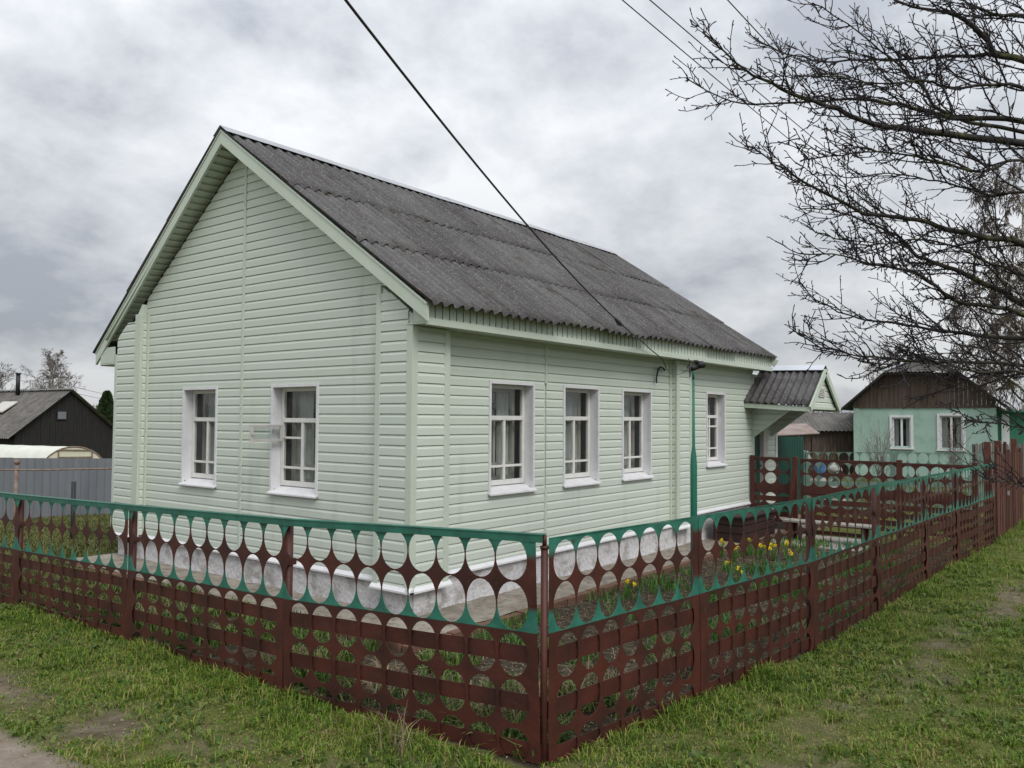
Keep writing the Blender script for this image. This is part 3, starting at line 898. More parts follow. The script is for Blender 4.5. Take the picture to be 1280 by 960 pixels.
def window(P, W, label, flip=False, extra=None, seed=0):
    s0, s1, z0, z1 = W; D = .115
    w = MB()
    c = .030; pr = .028
    # casing border standing proud of the boards
    def cas(a, b, c0, c1): w.hexa([P(a, pr, c0), P(b, pr, c0), P(b, -.001, c0), P(a, -.001, c0), P(a, pr, c1), P(b, pr, c1), P(b, -.001, c1), P(a, -.001, c1)])
    cas(s0, s0 + c, z0, z1); cas(s1 - c, s1, z0, z1); cas(s0 + c, s1 - c, z1 - c, z1)
    a, b, e, g = s0 + c - .004, s1 - c + .004, z0 + .03, z1 - c + .004
    # reveals, butted behind the border
    t = .006
    def rev(a0, a1, c0, c1): w.hexa([P(a0, -.001, c0), P(a1, -.001, c0), P(a1, -D, c0), P(a0, -D, c0), P(a0, -.001, c1), P(a1, -.001, c1), P(a1, -D, c1), P(a0, -D, c1)])
    rev(a - t, a, e, g); rev(b, b + t, e, g); rev(a - t, b + t, g, g + t)
    cs = w.build('window_casing', M['white'], house)
    if label: cs['label'] = label
    sl = MB()
    sl.prism([P(s0 - .008, pr + .028, z0 - .022), P(s0 - .008, pr + .028, z0 - .004), P(s0 - .008, -D, z0 + .060), P(s0 - .008, -D, z0 + .045)],
             [P(s1 + .008, pr + .028, z0 - .022), P(s1 + .008, pr + .028, z0 - .004), P(s1 + .008, -D, z0 + .060), P(s1 + .008, -D, z0 + .045)])
    sl.build('sill', M['white'], cs, bevel=.002)
    f = MB(); sash_bars(f, P, a + .002, b - .002, z0 + .062, g - .002, D - .03, extra, .5)
    f.build('sash', M['wood_white'], cs, bevel=.003)
    f = MB(); sash_bars(f, P, a + .03, b - .03, z0 + .09, g - .03, D + .085, None, .46)
    f.build('inner_sash', M['wood_grey'], cs)  # repeat of the outer sash, its shading carried by the dimmer tone
    gl = MB(); gl.quad(P(a + .03, -D - .012 + .03, z0 + .09), P(b - .03, -D - .012 + .03, z0 + .09), P(b - .03, -D - .012 + .03, g - .03), P(a + .03, -D - .012 + .03, g - .03))
    gl.build('pane', M['glass'], cs)
    wdt = b - a
    k = MB(); rw = random.Random(seed * 17)
    for (u0, u1, sd) in ((0, rw.uniform(.20, .46), 1), (1 - rw.uniform(.25, .52), 1.0, 2)):
        q = curtain(P, a + wdt * u0, a + wdt * u1, z0 + .05, g, D + .125, seed * 7 + sd); k.add(q.v, q.f, True)
    k.build('curtain', M['curtain'], cs)
    k = MB(); q = curtain(P, a + wdt * .22, a + wdt * .78, z0 + (g - z0) * .60, g, D + .16, seed * 5); k.add(q.v, q.f, True)
    k.build('lace_curtain', M['lace'], cs)
    rm = MB()
    rm.quad(P(a - .1, -.30 - D + .1, z0 - .1), P(b + .1, -.30 - D + .1, z0 - .1), P(b + .1, -.30 - D + .1, g + .1), P(a - .1, -.30 - D + .1, g + .1))
    return cs


window(PG, WIN_G[0], 'gable window with a small vent pane swung open', extra='left', seed=1)
window(PG, WIN_G[1], None, seed=2)
for i, wv in enumerate(WIN_L):
    window(PL, wv, None if i < 3 else 'smaller window beyond the boxed casing with a vent pane', extra='vent' if i == 3 else None, seed=3 + i)
# the open vent pane of the gable window
mb = MB()
hy, h0, h1 = 1.905, 1.505, 1.675; x0, x1 = -.325, .06
for (a, b, c, d) in ((x0, x1, h0, h0 + .026), (x0, x1, h1 - .022, h1), (x0, x0 + .035, h0 + .026, h1 - .022), (x1 - .03, x1, h0 + .026, h1 - .022)):
    mb.box(a, b, hy - .012, hy + .012, c, d)
mb.box(x0 + .006, x0 + .022, hy - .03, hy - .012, (h0 + h1) / 2 - .02, (h0 + h1) / 2 + .03)
vp = mb.build('vent_sash', M['wood_grey'], house, bevel=.002)
mb = MB(); mb.quad((x0 + .035, hy, h0 + .026), (x1 - .03, hy, h0 + .026), (x1 - .03, hy, h1 - .022), (x0 + .035, hy, h1 - .022))
mb.build('pane', M['glass'], vp)

# ---- roof
def roof_slope(A0, A1, B0, B1, nrm):
    """corrugated sheets in three lapped courses from ridge A to eave B"""
    L_ = (B1 - B0).length; nw = int(round(L_ / .135)); sub = 8; nu = nw * sub
    rows = [(.005, .365), (.335, .69), (.655, 1.0)]
    vs = []; fs = []
    rs = random.Random(3)
    for ri, (v0, v1) in enumerate(rows):
        nv = 7
        off = [[0.0] * (nu + 1) for _ in range(2)]
        sheet = [rs.uniform(-.006, .006) for _ in range(nw // 7 + 2)]; tilt = [rs.uniform(-.010, .014) for _ in range(nw // 7 + 2)]
        end = [rs.uniform(-.006, .012) for _ in range(nw // 7 + 2)]
        for si in range((nw + 6) // 7):
            i0, i1 = si * 7 * sub, min((si + 1) * 7 * sub + sub // 2, nu)
            if i1 - i0 < sub: continue
            base = len(vs); n_ = i1 - i0
            for side in (0, 1):
                for j in range(nv):
                    for i in range(i0, i1 + 1):
                        u = i / nu
                        vv = v0 + (v1 + end[si] * (1 if j == nv - 1 else 0) - v0) * j / (nv - 1)
                        p = A0.lerp(A1, u).lerp(B0.lerp(B1, u), vv)
                        w = .0225 * math.cos(2 * math.pi * i / sub)
                        lift = .004 + .024 * j / (nv - 1) + sheet[si] + tilt[si] * j / (nv - 1) + .004 * math.sin(u * 31 + ri * 2) - (.009 if side else 0)
                        vs.append(p + nrm * (w + lift * .45 + .0015 * (si % 2)))
            N1 = nv * (n_ + 1)
            for j in range(nv - 1):
                for i in range(n_):
                    a = base + j * (n_ + 1) + i
                    fs.append((a, a + 1, a + n_ + 2, a + n_ + 1))
                    fs.append((a + N1, a + N1 + n_ + 1, a + N1 + n_ + 2, a + N1 + 1))
            for i in range(n_):
                a = base + (nv - 1) * (n_ + 1) + i
                fs.append((a, a + 1, a + 1 + N1, a + N1))
            for i in (0, n_):
                for j in range(nv - 1):
                    a = base + j * (n_ + 1) + i
                    fs.append((a, a + n_ + 1, a + n_ + 1 + N1, a + N1))
    mb_ = MB(); mb_.add(vs, fs, True); return mb_


nR = (EF - EN).cross(RN - EN).normalized()
if nR.z < 0: nR.negate()
nL = (LF - LN).cross(RN - LN).normalized()
if nL.z < 0: nL.negate()
r1 = roof_slope(RN + Vector((0, 0, -.02)), RF + Vector((0, 0, -.02)), EN, EF, nR)
r2 = roof_slope(RN + Vector((0, 0, -.02)), RF + Vector((0, 0, -.02)), LN, LF, nL)
r1.add(r2.v, r2.f, True)
roof = r1.build('roof', M['roof'], house)
mb = MB()
n = 16
for i in range(n):                       # overlapping pieces of ridge flashing
    a, b = i / n, (i + 1.06) / n
    A, B = RN.lerp(RF, a), RN.lerp(RF, min(b, 1))
    zz = -.006 + .002 * (i % 2) + RNG.uniform(-.003, .003)
    dn = .125
    for sgn, sl in ((-1, SR), (1, SL)):
        p = [A + Vector((0, 0, zz + .035)), B + Vector((0, 0, zz + .035)), B + Vector((0, sgn * dn, zz + .035 - dn * sl)), A + Vector((0, sgn * dn, zz + .035 - dn * sl))]
        q = [w - Vector((0, 0, .004)) for w in p]
        mb.hexa(q + p)
mb.build('ridge_cap', M['ridge'], roof)

# rake boards, soffit boards, eaves box
def rake(A, B, sgn, name):
    mb = MB(); d = (B - A)
    th = .028
    def sec(p, dx, dz0, dz1): return [p + Vector((dx, 0, dz0)), p + Vector((dx + th, 0, dz0)), p + Vector((dx + th, 0, dz1)), p + Vector((dx, 0, dz1))]
    a = A + Vector((.0, 0, 0)); b = B
    mb.prism(sec(a, .015, -.17, -.028), sec(b, .015, -.17, -.028))
    mb.prism(sec(a, .007, -.036, -.020), sec(b, .007, -.036, -.020))
    return mb
mb = rake(RN, EN + Vector((0, .015, .01)), -1, ''); q = rake(RN + Vector((.0002, 0, 0)), LN + Vector((0, -.02, .015)), 1, ''); mb.add(q.v, q.f)
mb.build('rake_board', M['trim'], house)
mb = MB()
for (E, slope, sgn) in ((EN, SR, -1), (LN, SL, 1)):
    n = int((RN - E).length / .098)
    for i in range(n):
        v0, v1 = i / n, (i + .82) / n
        if v1 > .885: break
        a = RN.lerp(E, v0); b = RN.lerp(E, v1)
        dz = -.148; t = Vector((0, 0, .010)); tip = Vector((0, 0, .020))
        x0a, x0b = a.x + .045, b.x + .045
        A = Vector((x0a, a.y, a.z + dz)); B = Vector((x0b, b.y, b.z + dz))
        A2 = Vector((.02, a.y, a.z + dz)); B2 = Vector((.02, b.y, b.z + dz))
        ta, tb = (tip, tip * 0) if sgn < 0 else (tip * 0, tip)
        mb.hexa([A + ta, A2 + ta, B2 + tb, B + tb, A + ta + t, A2 + ta + t, B2 + tb + t, B + tb + t])
    a = RN; 
    A = [Vector((x, RN.y, RN.z - .12)) for x in (-.24, .03)]; EE = RN.lerp(E, .885); Bv = [Vector((x, EE.y, EE.z - .12)) for x in (-.15, .03)]
    mb.hexa([A[0], A[1], Bv[1], Bv[0]] + [w + Vector((0, 0, .01)) for w in (A[0], A[1], Bv[1], Bv[0])])
mb.build('rake_soffit', M['trim'], house)
mb = MB()
x = -.075
while x < 7.93:                          # vertical eaves strips under the sheets
    w = .077
    mb.box(x, min(x + w, 7.95), -.262, -.25, 2.585, 2.775); x += .0925
mb.box(-.08, 7.95, -.234, -.225, 2.58, 2.78)
mb.build('eaves_strip', M['trim'], house)
mb = MB()
mb.box(-.105, 7.97, -.29, -.262, 2.545, 2.606)
mb.box(-.105, 7.97, -.262, .0, 2.557, 2.572)
mb.box(-.107, -.092, -.262, -.11, 2.573, 2.70)
mb.box(7.955, 7.97, -.262, -.01, 2.573, 2.72)
mb.build('eaves_board', M['trim'], house, bevel=.002)
mb = MB()
mb.box(-.105, 7.95, 5.106, 5.46, 2.40, 2.415); mb.box(-.105, 7.95, 5.46, 5.478, 2.39, 2.55); mb.box(-.107, -.09, 5.12, 5.46, 2.416, 2.62)
mb.build('eaves_board', M['trim'], house, bevel=.002)
mb = MB()
mb.prism([(7.83, 0.0, 2.60), (7.83, 5.3, 2.50), (7.83, 2.61, 4.66)], [(7.86, 0.0, 2.60), (7.86, 5.3, 2.50), (7.86, 2.61, 4.66)])
mb.beam(RF + Vector((-.03, 0, -.1)), EF + Vector((-.03, 0, -.08)), .03, .13); mb.beam(RF + Vector((-.03, 0, -.1)), LF + Vector((-.03, 0, -.08)), .03, .13)
mb.build('far_gable', M['siding'], house)

# ---- annex with the porch canopy beyond the far end
mb = MB()
siding(mb, PL, 8.47, 8.80, .2, 2.45, .047)
mb.box(XE + .02, 7.94, .05, .15, .1, 2.5); mb.box(8.46, 8.92, .04, .14, .0, 2.5); mb.box(7.94, 8.46, .05, .15, 1.75, 2.5)
mb.box(XE + .02, 8.92, 3.9, 4.0, 0, 2.5); mb.box(8.82, 8.92, .14, 3.9, 0, 2.5)
mb.hexa([(XE + .05, -.02, 2.46), (9.0, -.02, 2.46), (9.0, 4.1, 3.2), (XE + .05, 4.1, 3.2), (XE + .05, -.02, 2.5), (9.0, -.02, 2.5), (9.0, 4.1, 3.24), (XE + .05, 4.1, 3.24)])
mb.build('annex_wall', M['siding'], house)
mb = MB()
mb.box(7.92, 8.26, .055, .085, .18, 1.75)
for i in range(3): mb.box(7.93 + .11 * i, 8.03 + .11 * i, .045, .0549, .20, 1.73)
dr = mb.build('door', M['door'], house)
mb = MB(); mb.tube([(8.22, .03, 1.0), (8.22, .0, 1.0), (8.17, .0, .99)], .008, 6)
mb.build('handle', M['black'], dr)
mb = MB(); mb.box(8.26, 8.46, -.02, .06, .1, 1.9)
mb.build('door_post', M['pale'], house)
piece('door_post', 8.80, 8.89, -.03, .038, .05, 2.2, M['white'], house)

cx0, cxr, cx1, cyf = 7.45, 8.2, 8.95, -1.05
zr_w, zr_f, ze_w, ze_f = 2.585, 2.562, 2.02, 1.955
can = MB()
for side, (xa, xb) in enumerate(((cxr, cx0), (cxr, cx1))):
    nw = 9; sub = 10; nu = nw * sub; vs = []; fs = []
    nrm = Vector((-(zr_w - ze_w), 0, cxr - cx0)).normalized() if side == 0 else Vector(((zr_w - ze_w), 0, cxr - cx0)).normalized()
    for lay in (0, 1):
        for j in range(6):
            for i in range(nu + 1):
                u = i / nu; v = j / 5
                y = -.02 + (cyf + .02) * u
                if side == 1: y = -.02 + (cyf + .02) * u
                zr = zr_w + (zr_f - zr_w) * u; ze = ze_w + (ze_f - ze_w) * u
                p = Vector((xa + (xb - xa) * v, y, zr + (ze - zr) * v))
                vs.append(p + nrm * (.02 * math.cos(2 * math.pi * i / sub) + .03 - .01 * lay))
    N1 = 6 * (nu + 1)
    for j in range(5):
        for i in range(nu):
            a = j * (nu + 1) + i
            fs += [(a, a + 1, a + nu + 2, a + nu + 1), (a + N1, a + N1 + nu + 1, a + N1 + nu + 2, a + N1 + 1)]
    for i in range(nu):
        a = 5 * (nu + 1) + i; fs.append((a, a + 1, a + 1 + N1, a + N1))
    for j in range(5):
        a = j * (nu + 1) + nu; fs.append((a, a + nu + 1, a + nu + 1 + N1, a + N1))
    can.add(vs, fs, True)
canopy = can.build('canopy_roof', M['roof'], house)
mb = MB()
for sgn in (-1, 1):
    p = [Vector((cxr, -.0, zr_w + .075)), Vector((cxr, cyf - .01, zr_f + .075)), Vector((cxr + sgn * .13, cyf - .01, zr_f - .01)), Vector((cxr + sgn * .13, 0, zr_w - .01))]
    mb.hexa([w - Vector((0, 0, .005)) for w in p] + p)
mb.build('canopy_ridge', M['ridge_new'], canopy)
mb = MB()
mb.prism([(cx0 + .10, cyf + .06, 1.97), (cx1 - .10, cyf + .06, 1.97), (cxr, cyf + .06, 2.50)], [(cx0 + .10, cyf + .10, 1.97), (cx1 - .10, cyf + .10, 1.97), (cxr, cyf + .10, 2.50)])
siding(mb, lambda s, o, z: (s, cyf + .06 - o, z), cx0 + .1, cx1 - .1, 1.96, 2.48, 1.95, lim=lambda z: (cxr - (2.50 - z) * 1.2, cxr + (2.50 - z) * 1.2))
for xx in (7.80, 8.62):
    tri = [(xx, -.03, 1.96), (xx, -.62, 1.93), (xx, -.04, 1.50)]
    mb.prism(tri, [(a + .05, b, c) for a, b, c in tri])
    siding(mb, lambda s, o, z: (xx - o, -s, z), .03, .62, 1.50, 1.93, 1.50, lim=lambda z: (.03, .05 + (z - 1.50) / .43 * .57))
mb.build('canopy_bracket', M['siding'], canopy)
mb = MB()
for sgn, xe in ((-1, cx0), (1, cx1)):
    mb.beam((cxr, cyf - .005, zr_f - .03), (xe, cyf - .005, ze_f - .03), .03, .10, (0, 0, 1))
    mb.beam((xe + .02 * -sgn, -.02, ze_w - .035), (xe + .02 * -sgn, cyf, ze_f - .035), .03, .07)
mb.beam((7.79, -.03, 1.49), (7.79, -.66, 1.95), .035, .035); mb.beam((8.61, -.03, 1.49), (8.61, -.66, 1.95), .035, .035)
mb.box(cx0 + .05, cx1 - .05, cyf + .03, cyf + .06, 1.925, 1.965)
mb.build('canopy_board', M['trim'], canopy)
mb = MB()
for i in range(5): mb.box(8.02, 8.30, cyf + .028, cyf + .044, 2.12 + .03 * i, 2.138 + .03 * i)
mb.build('canopy_vent', M['pale'], canopy)
mb = MB(); mb.box(7.9, 8.9, -.55, .04, -.02, .16); mb.box(7.8, 9.0, -.85, -.55, -.02, .08)
mb.build('doorstep', M['concrete'], house)

# apron and brick edging round the foundation
mb = MB()
def apron(x0, x1, y0, y1, ex):
    nx = max(2, int((x1 - x0) / .25)); ny = max(2, int((y1 - y0) / .25)); vs = []; fs = []
    for i in range(nx + 1):
        for j in range(ny + 1):
            vs.append((x0 + (x1 - x0) * i / nx, y0 + (y1 - y0) * j / ny, .035 + RNG.uniform(-.008, .008)))
    for i in range(nx):
        for j in range(ny):
            a = i * (ny + 1) + j; fs.append((a, a + ny + 1, a + ny + 2, a + 1))
    mb.add(vs, fs, True)
apron(-.62, 7.8, -.62, .06, 0); apron(-.6, .06, .06, 5.2, 0)
tag(mb.build('path', M['concrete']), kind='structure')
mb = MB()
x = -.70
while x < 7.4:
    w = RNG.uniform(.20, .26); mb.box(x, x + w - .01, -.70 + RNG.uniform(-.01, .01), -.62, -.05, .04 + RNG.uniform(-.008, .010)); x += w
y = -.60
while y < 5.0:
    w = RNG.uniform(.20, .26); mb.box(-.70 + RNG.uniform(-.01, .01), -.62, y, y + w - .01, -.05, .04 + RNG.uniform(-.008, .010)); y += w
tag(mb.build('brick_edging', M['brick'], bevel=.006), 'row of old red bricks edging the concrete apron round the house', 'edging')


# ------------------------------------------------------------------ fences of punched steel strip
def ring_cell(mb, x0, x1, z0, z1, cx, cz, rx, rz, y0, y1, n=28):
    """plate cell x0..x1, z0..z1 with an elliptical hole, as a closed solid ring"""
    angs = sorted([2 * math.pi * i / n for i in range(n)] + [math.atan2(b - cz, a - cx) % (2 * math.pi) for a in (x0, x1) for b in (z0, z1)])
    a2 = []
    for a in angs:
        if not a2 or a - a2[-1] > 1e-4: a2.append(a)
    k = len(a2); inn = []; out = []
    for a in a2:
        c, s = math.cos(a), math.sin(a)
        t = min([(x1 - cx) / c if c > 1e-9 else 1e9, (x0 - cx) / c if c < -1e-9 else 1e9, (z1 - cz) / s if s > 1e-9 else 1e9, (z0 - cz) / s if s < -1e-9 else 1e9])
        out.append((cx + c * t, cz + s * t))
        r = rx * rz / math.hypot(rz * c, rx * s)
        r = min(r, t - .0015)
        inn.append((cx + c * r, cz + s * r))
    vs = [(x, y0, z) for x, z in inn] + [(x, y0, z) for x, z in out] + [(x, y1, z) for x, z in inn] + [(x, y1, z) for x, z in out]
    fs = []
    for i in range(k):
        j = (i + 1) % k
        fs += [(i, j, k + j, k + i), (2 * k + i, 3 * k + i, 3 * k + j, 2 * k + j), (i, 2 * k + i, 2 * k + j, j)]
    mb.add(vs, fs)


def plate(mb, x0, x1, z0, z1, y0, y1): mb.box(x0, x1, y0, y1, z0, z1)


def fence_panel(L, n, parent, mtl=None, ztop=1.14, seed=0, sink=0.0, ends=(.035, .045), top=(1.022, .112)):
    kz = (.637 - sink) / .637
    zq = lambda z: .637 - (.637 - z) * kz
    rs = random.Random(seed); mtl = mtl or M['fence']
    m0, m1 = ends
    ph = seed * 1.7
    def warp(mb_):
        mb_.v = [(x, y + .007 * math.sin(2.3 * x + ph) * min(1, max(0, z)) + .0035 * math.sin(7 * x + 5 * z + ph), z + .0025 * math.sin(5 * x + ph * 2)) for x, y, z in mb_.v]
        return mb_
    p = (L - m0 - m1) / n
    up_ = MB(); y0, y1 = 0.0, .0025
    r = min(.099, p / 2 - .0035)
    # upper sheet with two rows of holes
    zs = [(.637, .906, .777, .1255), (.906, 1.134, top[0], top[1])]
    for (za, zb, zc, rz) in zs:
        for i in range(n): ring_cell(up_, m0 + p * i, m0 + p * (i + 1), za, zb, m0 + p * (i + .5), zc, r, rz, y0, y1)
        plate(up_, 0, m0, za, zb, y0, y1); plate(up_, L - m1, L, za, zb, y0, y1)
    plate(up_, 0, L, 1.134, ztop, y0, y1)
    warp(up_).build('upper_sheet', mtl, parent)
    lo = MB(); sh = rs.uniform(-.06, .06); m2 = .05 + max(0, sh); m3 = .05 + max(0, -sh)
    p2 = (L - m2 - m3) / n; r2 = min(.096, p2 / 2 - .006)
    yb0, yb1 = -.004, -.0015
    for (za, zb, zc) in ((.395, .648, .522), (.145, .395, .272), (-.03, .145, .045)):
        za, zb, zc = zq(za), (zq(zb) if zb < .6 else .648), zq(zc)
        for i in range(n):
            rz = (.117 if zc > zq(.1) else .085) * kz
            ring_cell(lo, m2 + p2 * i, m2 + p2 * (i + 1), za, zb, m2 + p2 * (i + .5), zc, r2, rz, yb0, yb1)
        plate(lo, 0, m2, za, zb, yb0, yb1); plate(lo, L - m3, L, za, zb, yb0, yb1)
    warp(lo).build('lower_sheet', mtl, parent)
    st = MB()
    for zc, h in ((.522, .094), (.268, .092), (.030, .085)):
        zc, h = zq(zc), h * kz
        a = rs.uniform(-.008, .008); b = rs.uniform(-.008, .008); k = 8
        vs = []
        for i in range(k + 1):
            x = L * i / k; z = zc + a + (b - a) * i / k; yy = .007 + rs.uniform(-.002, .004)
            vs += [(x, yy, z - h / 2), (x, yy, z + h / 2), (x, yy + .003, z + h / 2), (x, yy + .003, z - h / 2)]
        fs = []
        for i in range(k):
            q = i * 4
            for j in range(4): fs.append((q + j, q + (j + 1) % 4, q + 4 + (j + 1) % 4, q + 4 + j))
        st.add(vs, fs)
    warp(st).build('strap', mtl, parent)


def fence_run(name, pts, label, cat, inward, rail, ncell, group=None, ends_=lambda i: (.03, .045)):
    """pts: (x, y, top height); every bay is its own panel"""
    t = thing(name, (pts[0][0], pts[0][1], 0), label, cat, group)
    o0 = Vector((pts[0][0], pts[0][1], 0))
    for i, (a, b) in enumerate(zip(pts, pts[1:])):
        A = Vector(a); B = Vector(b); d = B - A; Lh = math.hypot(d.x, d.y)
        e = bpy.data.objects.new('panel', None); COL.objects.link(e); e.parent = t; e.empty_display_size = .1
        ang = math.atan2(d.y, d.x); flip = inward
        base = Vector((A.x, A.y, A.z - 1.14)) - o0
        e.location = base
        tiltv = math.atan2(d.z, Lh)
        if flip > 0:
            e.rotation_euler = (0, -tiltv, ang)
        else:            # walk the other way so that local +y still points into the yard
            e.location = Vector((B.x, B.y, B.z - 1.14)) - o0
            e.rotation_euler = (0, tiltv, ang + math.pi)
        fence_panel(Lh - .006, ncell(Lh), e, seed=i * 13 + len(name), sink=max(0, 1.14 - (A.z + B.z) / 2), ends=ends_(i), top=(1.022, .112) if rail else (1.012, .105))
    for i, p in enumerate(pts):
        if i == 0: continue
        q = pts[min(i + 1, len(pts) - 1)] if i < len(pts) - 1 else pts[i - 1]
        d = Vector((pts[min(i + 1, len(pts) - 1)][0] - pts[max(i - 1, 0)][0], pts[min(i + 1, len(pts) - 1)][1] - pts[max(i - 1, 0)][1], 0)).normalized()
        nrm = Vector((-d.y, d.x, 0)) * inward
        c = Vector((p[0], p[1], 0)) - o0 + nrm * .045 + d * (.03 if i else -.0)
        mb = MB(); mb.tube([c + Vector((0, 0, -.3)), c + Vector((0, 0, p[2] - .02))], .028, 12)
        mb.build('post', M['brown'], t)
        if i:
            mb = MB(); mb.box(c.x - .035, c.x + .035, c.y - .035, c.y + .035, .86 + p[2] - 1.14, .90 + p[2] - 1.14); mb.build('bracket', M['brown'], t)
    if rail:
        mb = MB()
        for a, b in zip(pts, pts[1:]):
            d = Vector((b[0] - a[0], b[1] - a[1], 0)).normalized(); nrm = Vector((-d.y, d.x, 0)) * inward
            A = Vector(a) - o0 - nrm * .006 + Vector((0, 0, -.005)); B = Vector(b) - o0 - nrm * .006 + Vector((0, 0, -.005))
            mb.beam(A, B, .008, .038)
            mb.beam(A + nrm * .018 + Vector((0, 0, .0215)), B + nrm * .018 + Vector((0, 0, .0215)), .05, .005)
        mb.build('top_rail', M['rail'], t)
    return t


LEFT = [(-1.70, -2.640, 1.140), (-1.865, -.751, 1.085), (-1.86, 1.23, 1.035), (-1.93, 3.16, 1.005), (-1.98, 5.1, .985), (-2.03, 7.0, .965)]
RIGHT = [(-1.665, -2.655, 1.140), (-.302, -2.852, 1.144), (1.345, -3.034, 1.150), (2.937, -3.121, 1.170), (4.864, -3.15, 1.150), (6.4, -3.20, 1.145), (8.75, -3.295, 1.150)]
fence_run('steel_fence', LEFT, 'brown and green punched steel fence with a flat top rail before the gable', 'fence', -1, True, lambda L: 9, ends_=lambda i: ((.012, .05), (.04, .012))[i] if i < 2 else (.035, .035))
fence_run('steel_fence', RIGHT, 'brown and green punched steel fence running back along the flower bed from the corner', 'fence', 1, False, lambda L: max(7, int(round(L / .192))))
mb = MB(); mb.tube([(-1.668, -2.628, -.3), (-1.668, -2.628, 1.08)], .019, 12); mb.tube([(-1.668, -2.628, 1.08), (-1.668, -2.628, 1.095)], .023, 12); mb.tube([(-1.668, -2.628, 1.095), (-1.668, -2.628, 1.15)], .012, 8)
tag(mb.build('corner_post', M['brown']), 'round brown pipe post where the two fences meet at the corner', 'post')

# brown fence across the yard
t = thing('yard_fence', (7.65, -.05, 0), 'dark brown punched steel fence across the yard beyond the flower bed', 'fence')
def yard_panel(y0, L, n, ztop):
    mb = MB(); p = L / n
    for (za, zb, zc) in ((.80, 1.0, .90), (.60, .80, .70), (.26, .50, .385), (.02, .26, .14)):
        for i in range(n): ring_cell(mb, y0 + p * i, y0 + p * (i + 1), za + ztop - 1.03, zb + ztop - 1.03, y0 + p * (i + .5), zc + ztop - 1.03, min(.092, p / 2 - .006), .09, 0, .003)
    # turn x -> -y
    mb.v = [(y, -x, z) for x, y, z in mb.v]
    mb.box(-.006, .0, -(y0 + L), -y0, ztop - 1.03 + .50, ztop - 1.03 + .60); mb.box(-.008, -.0065, -(y0 + L), -y0, ztop - .03, ztop)
    mb.box(.006, .009, -(y0 + L), -y0, ztop - 1.03 + .34, ztop - 1.03 + .42); mb.box(.006, .009, -(y0 + L), -y0, ztop - 1.03 + .10, ztop - 1.03 + .18)
    mb.build('panel', M['brown'], t)
yard_panel(.0, .62, 3, 1.17); yard_panel(.78, 1.40, 7, 1.16); yard_panel(2.22, .95, 5, 1.15)
for y in (0.02, .70, 2.20, 3.16): piece('post', -.03, .03, -y - .035, -y + .035, -.2, 1.19, M['brown'], t)
mb = MB(); mb.beam((7.56, -.66, .0), (7.60, -.78, 1.14), .05, .11, (1, 0, 0))
tag(mb.build('leaning_board', M['brown']), 'brown board leaning against the yard fence beside the green door', 'board')

# plank gate and palings at the far end of the right-hand fence
t = thing('plank_gate', (8.84, -3.30, 0), 'brown vertical plank gate at the far end of the punched steel fence', 'gate')
mb = MB(); x = 0.0; i = 0
while x < 3.0:
    w = RNG.uniform(.085, .12); h = 1.27 + RNG.uniform(-.05, .05) + (.12 if i in (1, 2, 9) else 0)
    mb.box(x, x + w - .022, -.012 - RNG.uniform(0, .012) - .01 * (x / 3), .012, .03, h); x += w; i += 1
mb.build('planks', M['planks'], t)
mb = MB(); mb.box(0, 3.0, .013, .05, .30, .37); mb.box(0, 3.0, .013, .05, .98, 1.05); mb.build('rail', M['brown_wood'], t)
for x in (-.05, 1.02, 3.0):
    mb = MB(); mb.box(x - .045, x + .045, .052, .14, -.2, 1.45); mb.build('post', M['brown_wood'], t)
mb = MB(); mb.box(.98, 1.04, -.05, -.026, .60, .66); mb.build('latch', M['ridge'], t)

# green stand pipe with the lamp head on a fence post
t = thing('pole', (-.262, -2.795, 0), 'thin green pole with a black lamp head rising from a fence post', 'pole')
mb = MB(); mb.lathe((0, 0, 0), [(.0215, 0), (.0215, 1.46), (.018, 1.52), (.0095, 1.58), (.0075, 2.02)], 12); mb.tube([(0, 0, 2.01), (-.004, .0, 2.05), (-.012, .01, 2.075)], .0085, 8)
mb.build('pipe', M['pole'], t)
mb = MB(); mb.tube([(-.02, .012, 2.075), (.0, 0, 2.085), (.035, -.02, 2.095)], [.014, .02, .017], 8); mb.lathe((.045, -.03, 2.085), [(.022, 0), (.034, .012), (.034, .03), (.014, .045)], 12)
mb.lathe((.012, -.012, 2.115), [(.012, 0), (.02, .008), (.014, .02)], 10)
mb.build('lamp_head', M['black'], t)
mb = MB()
for k in range(7):
    a = RNG.uniform(1.2, 4.4); l = RNG.uniform(.05, .12)
    p = [Vector((-.02, .012, 2.08)), Vector((-.02 - .5 * l, .012 + .25 * l * math.cos(a), 2.08 + .6 * l * math.sin(a))), Vector((-.02 - l * 1.0, .012 + .5 * l * math.cos(a), 2.06 + l * .5 * math.sin(a * 1.3)))]
    mb.tube(p, .0035, 5)
mb.build('loose_wires', M['wire'], t)


# ------------------------------------------------------------------ things in the yard
t = thing('bench', (6.95, -1.45, 0), 'low bench with a pale seat board before the yard fence', 'bench')
mb = MB(); mb.box(-.13, .13, -.62, .62, .27, .30); mb.build('seat', M['bench_wood'], t, bevel=.004)
for y in (-.5, .5):
    for x in (-.09, .09):
        mb = MB(); mb.box(x - .025, x + .025, y - .025, y + .025, -.03, .27); mb.build('leg', M['brown'], t)
mb = MB(); mb.box(-.015, .015, -.475, .475, .12, .17); mb.build('stretcher', M['brown'], t)
t = thing('wooden_chest', (6.55, -.38, 0), 'long dark brown plank chest against the wall near the green door', 'chest')
mb = MB()
for i in range(3): mb.box(-.62, .62, -.22, .22, .04 + .115 * i, .145 + .115 * i)
mb.build('box', M['chest'], t, bevel=.004)
mb = MB(); mb.box(-.66, .66, -.26, .25, .372, .40); mb.build('lid', M['chest'], t, bevel=.004)
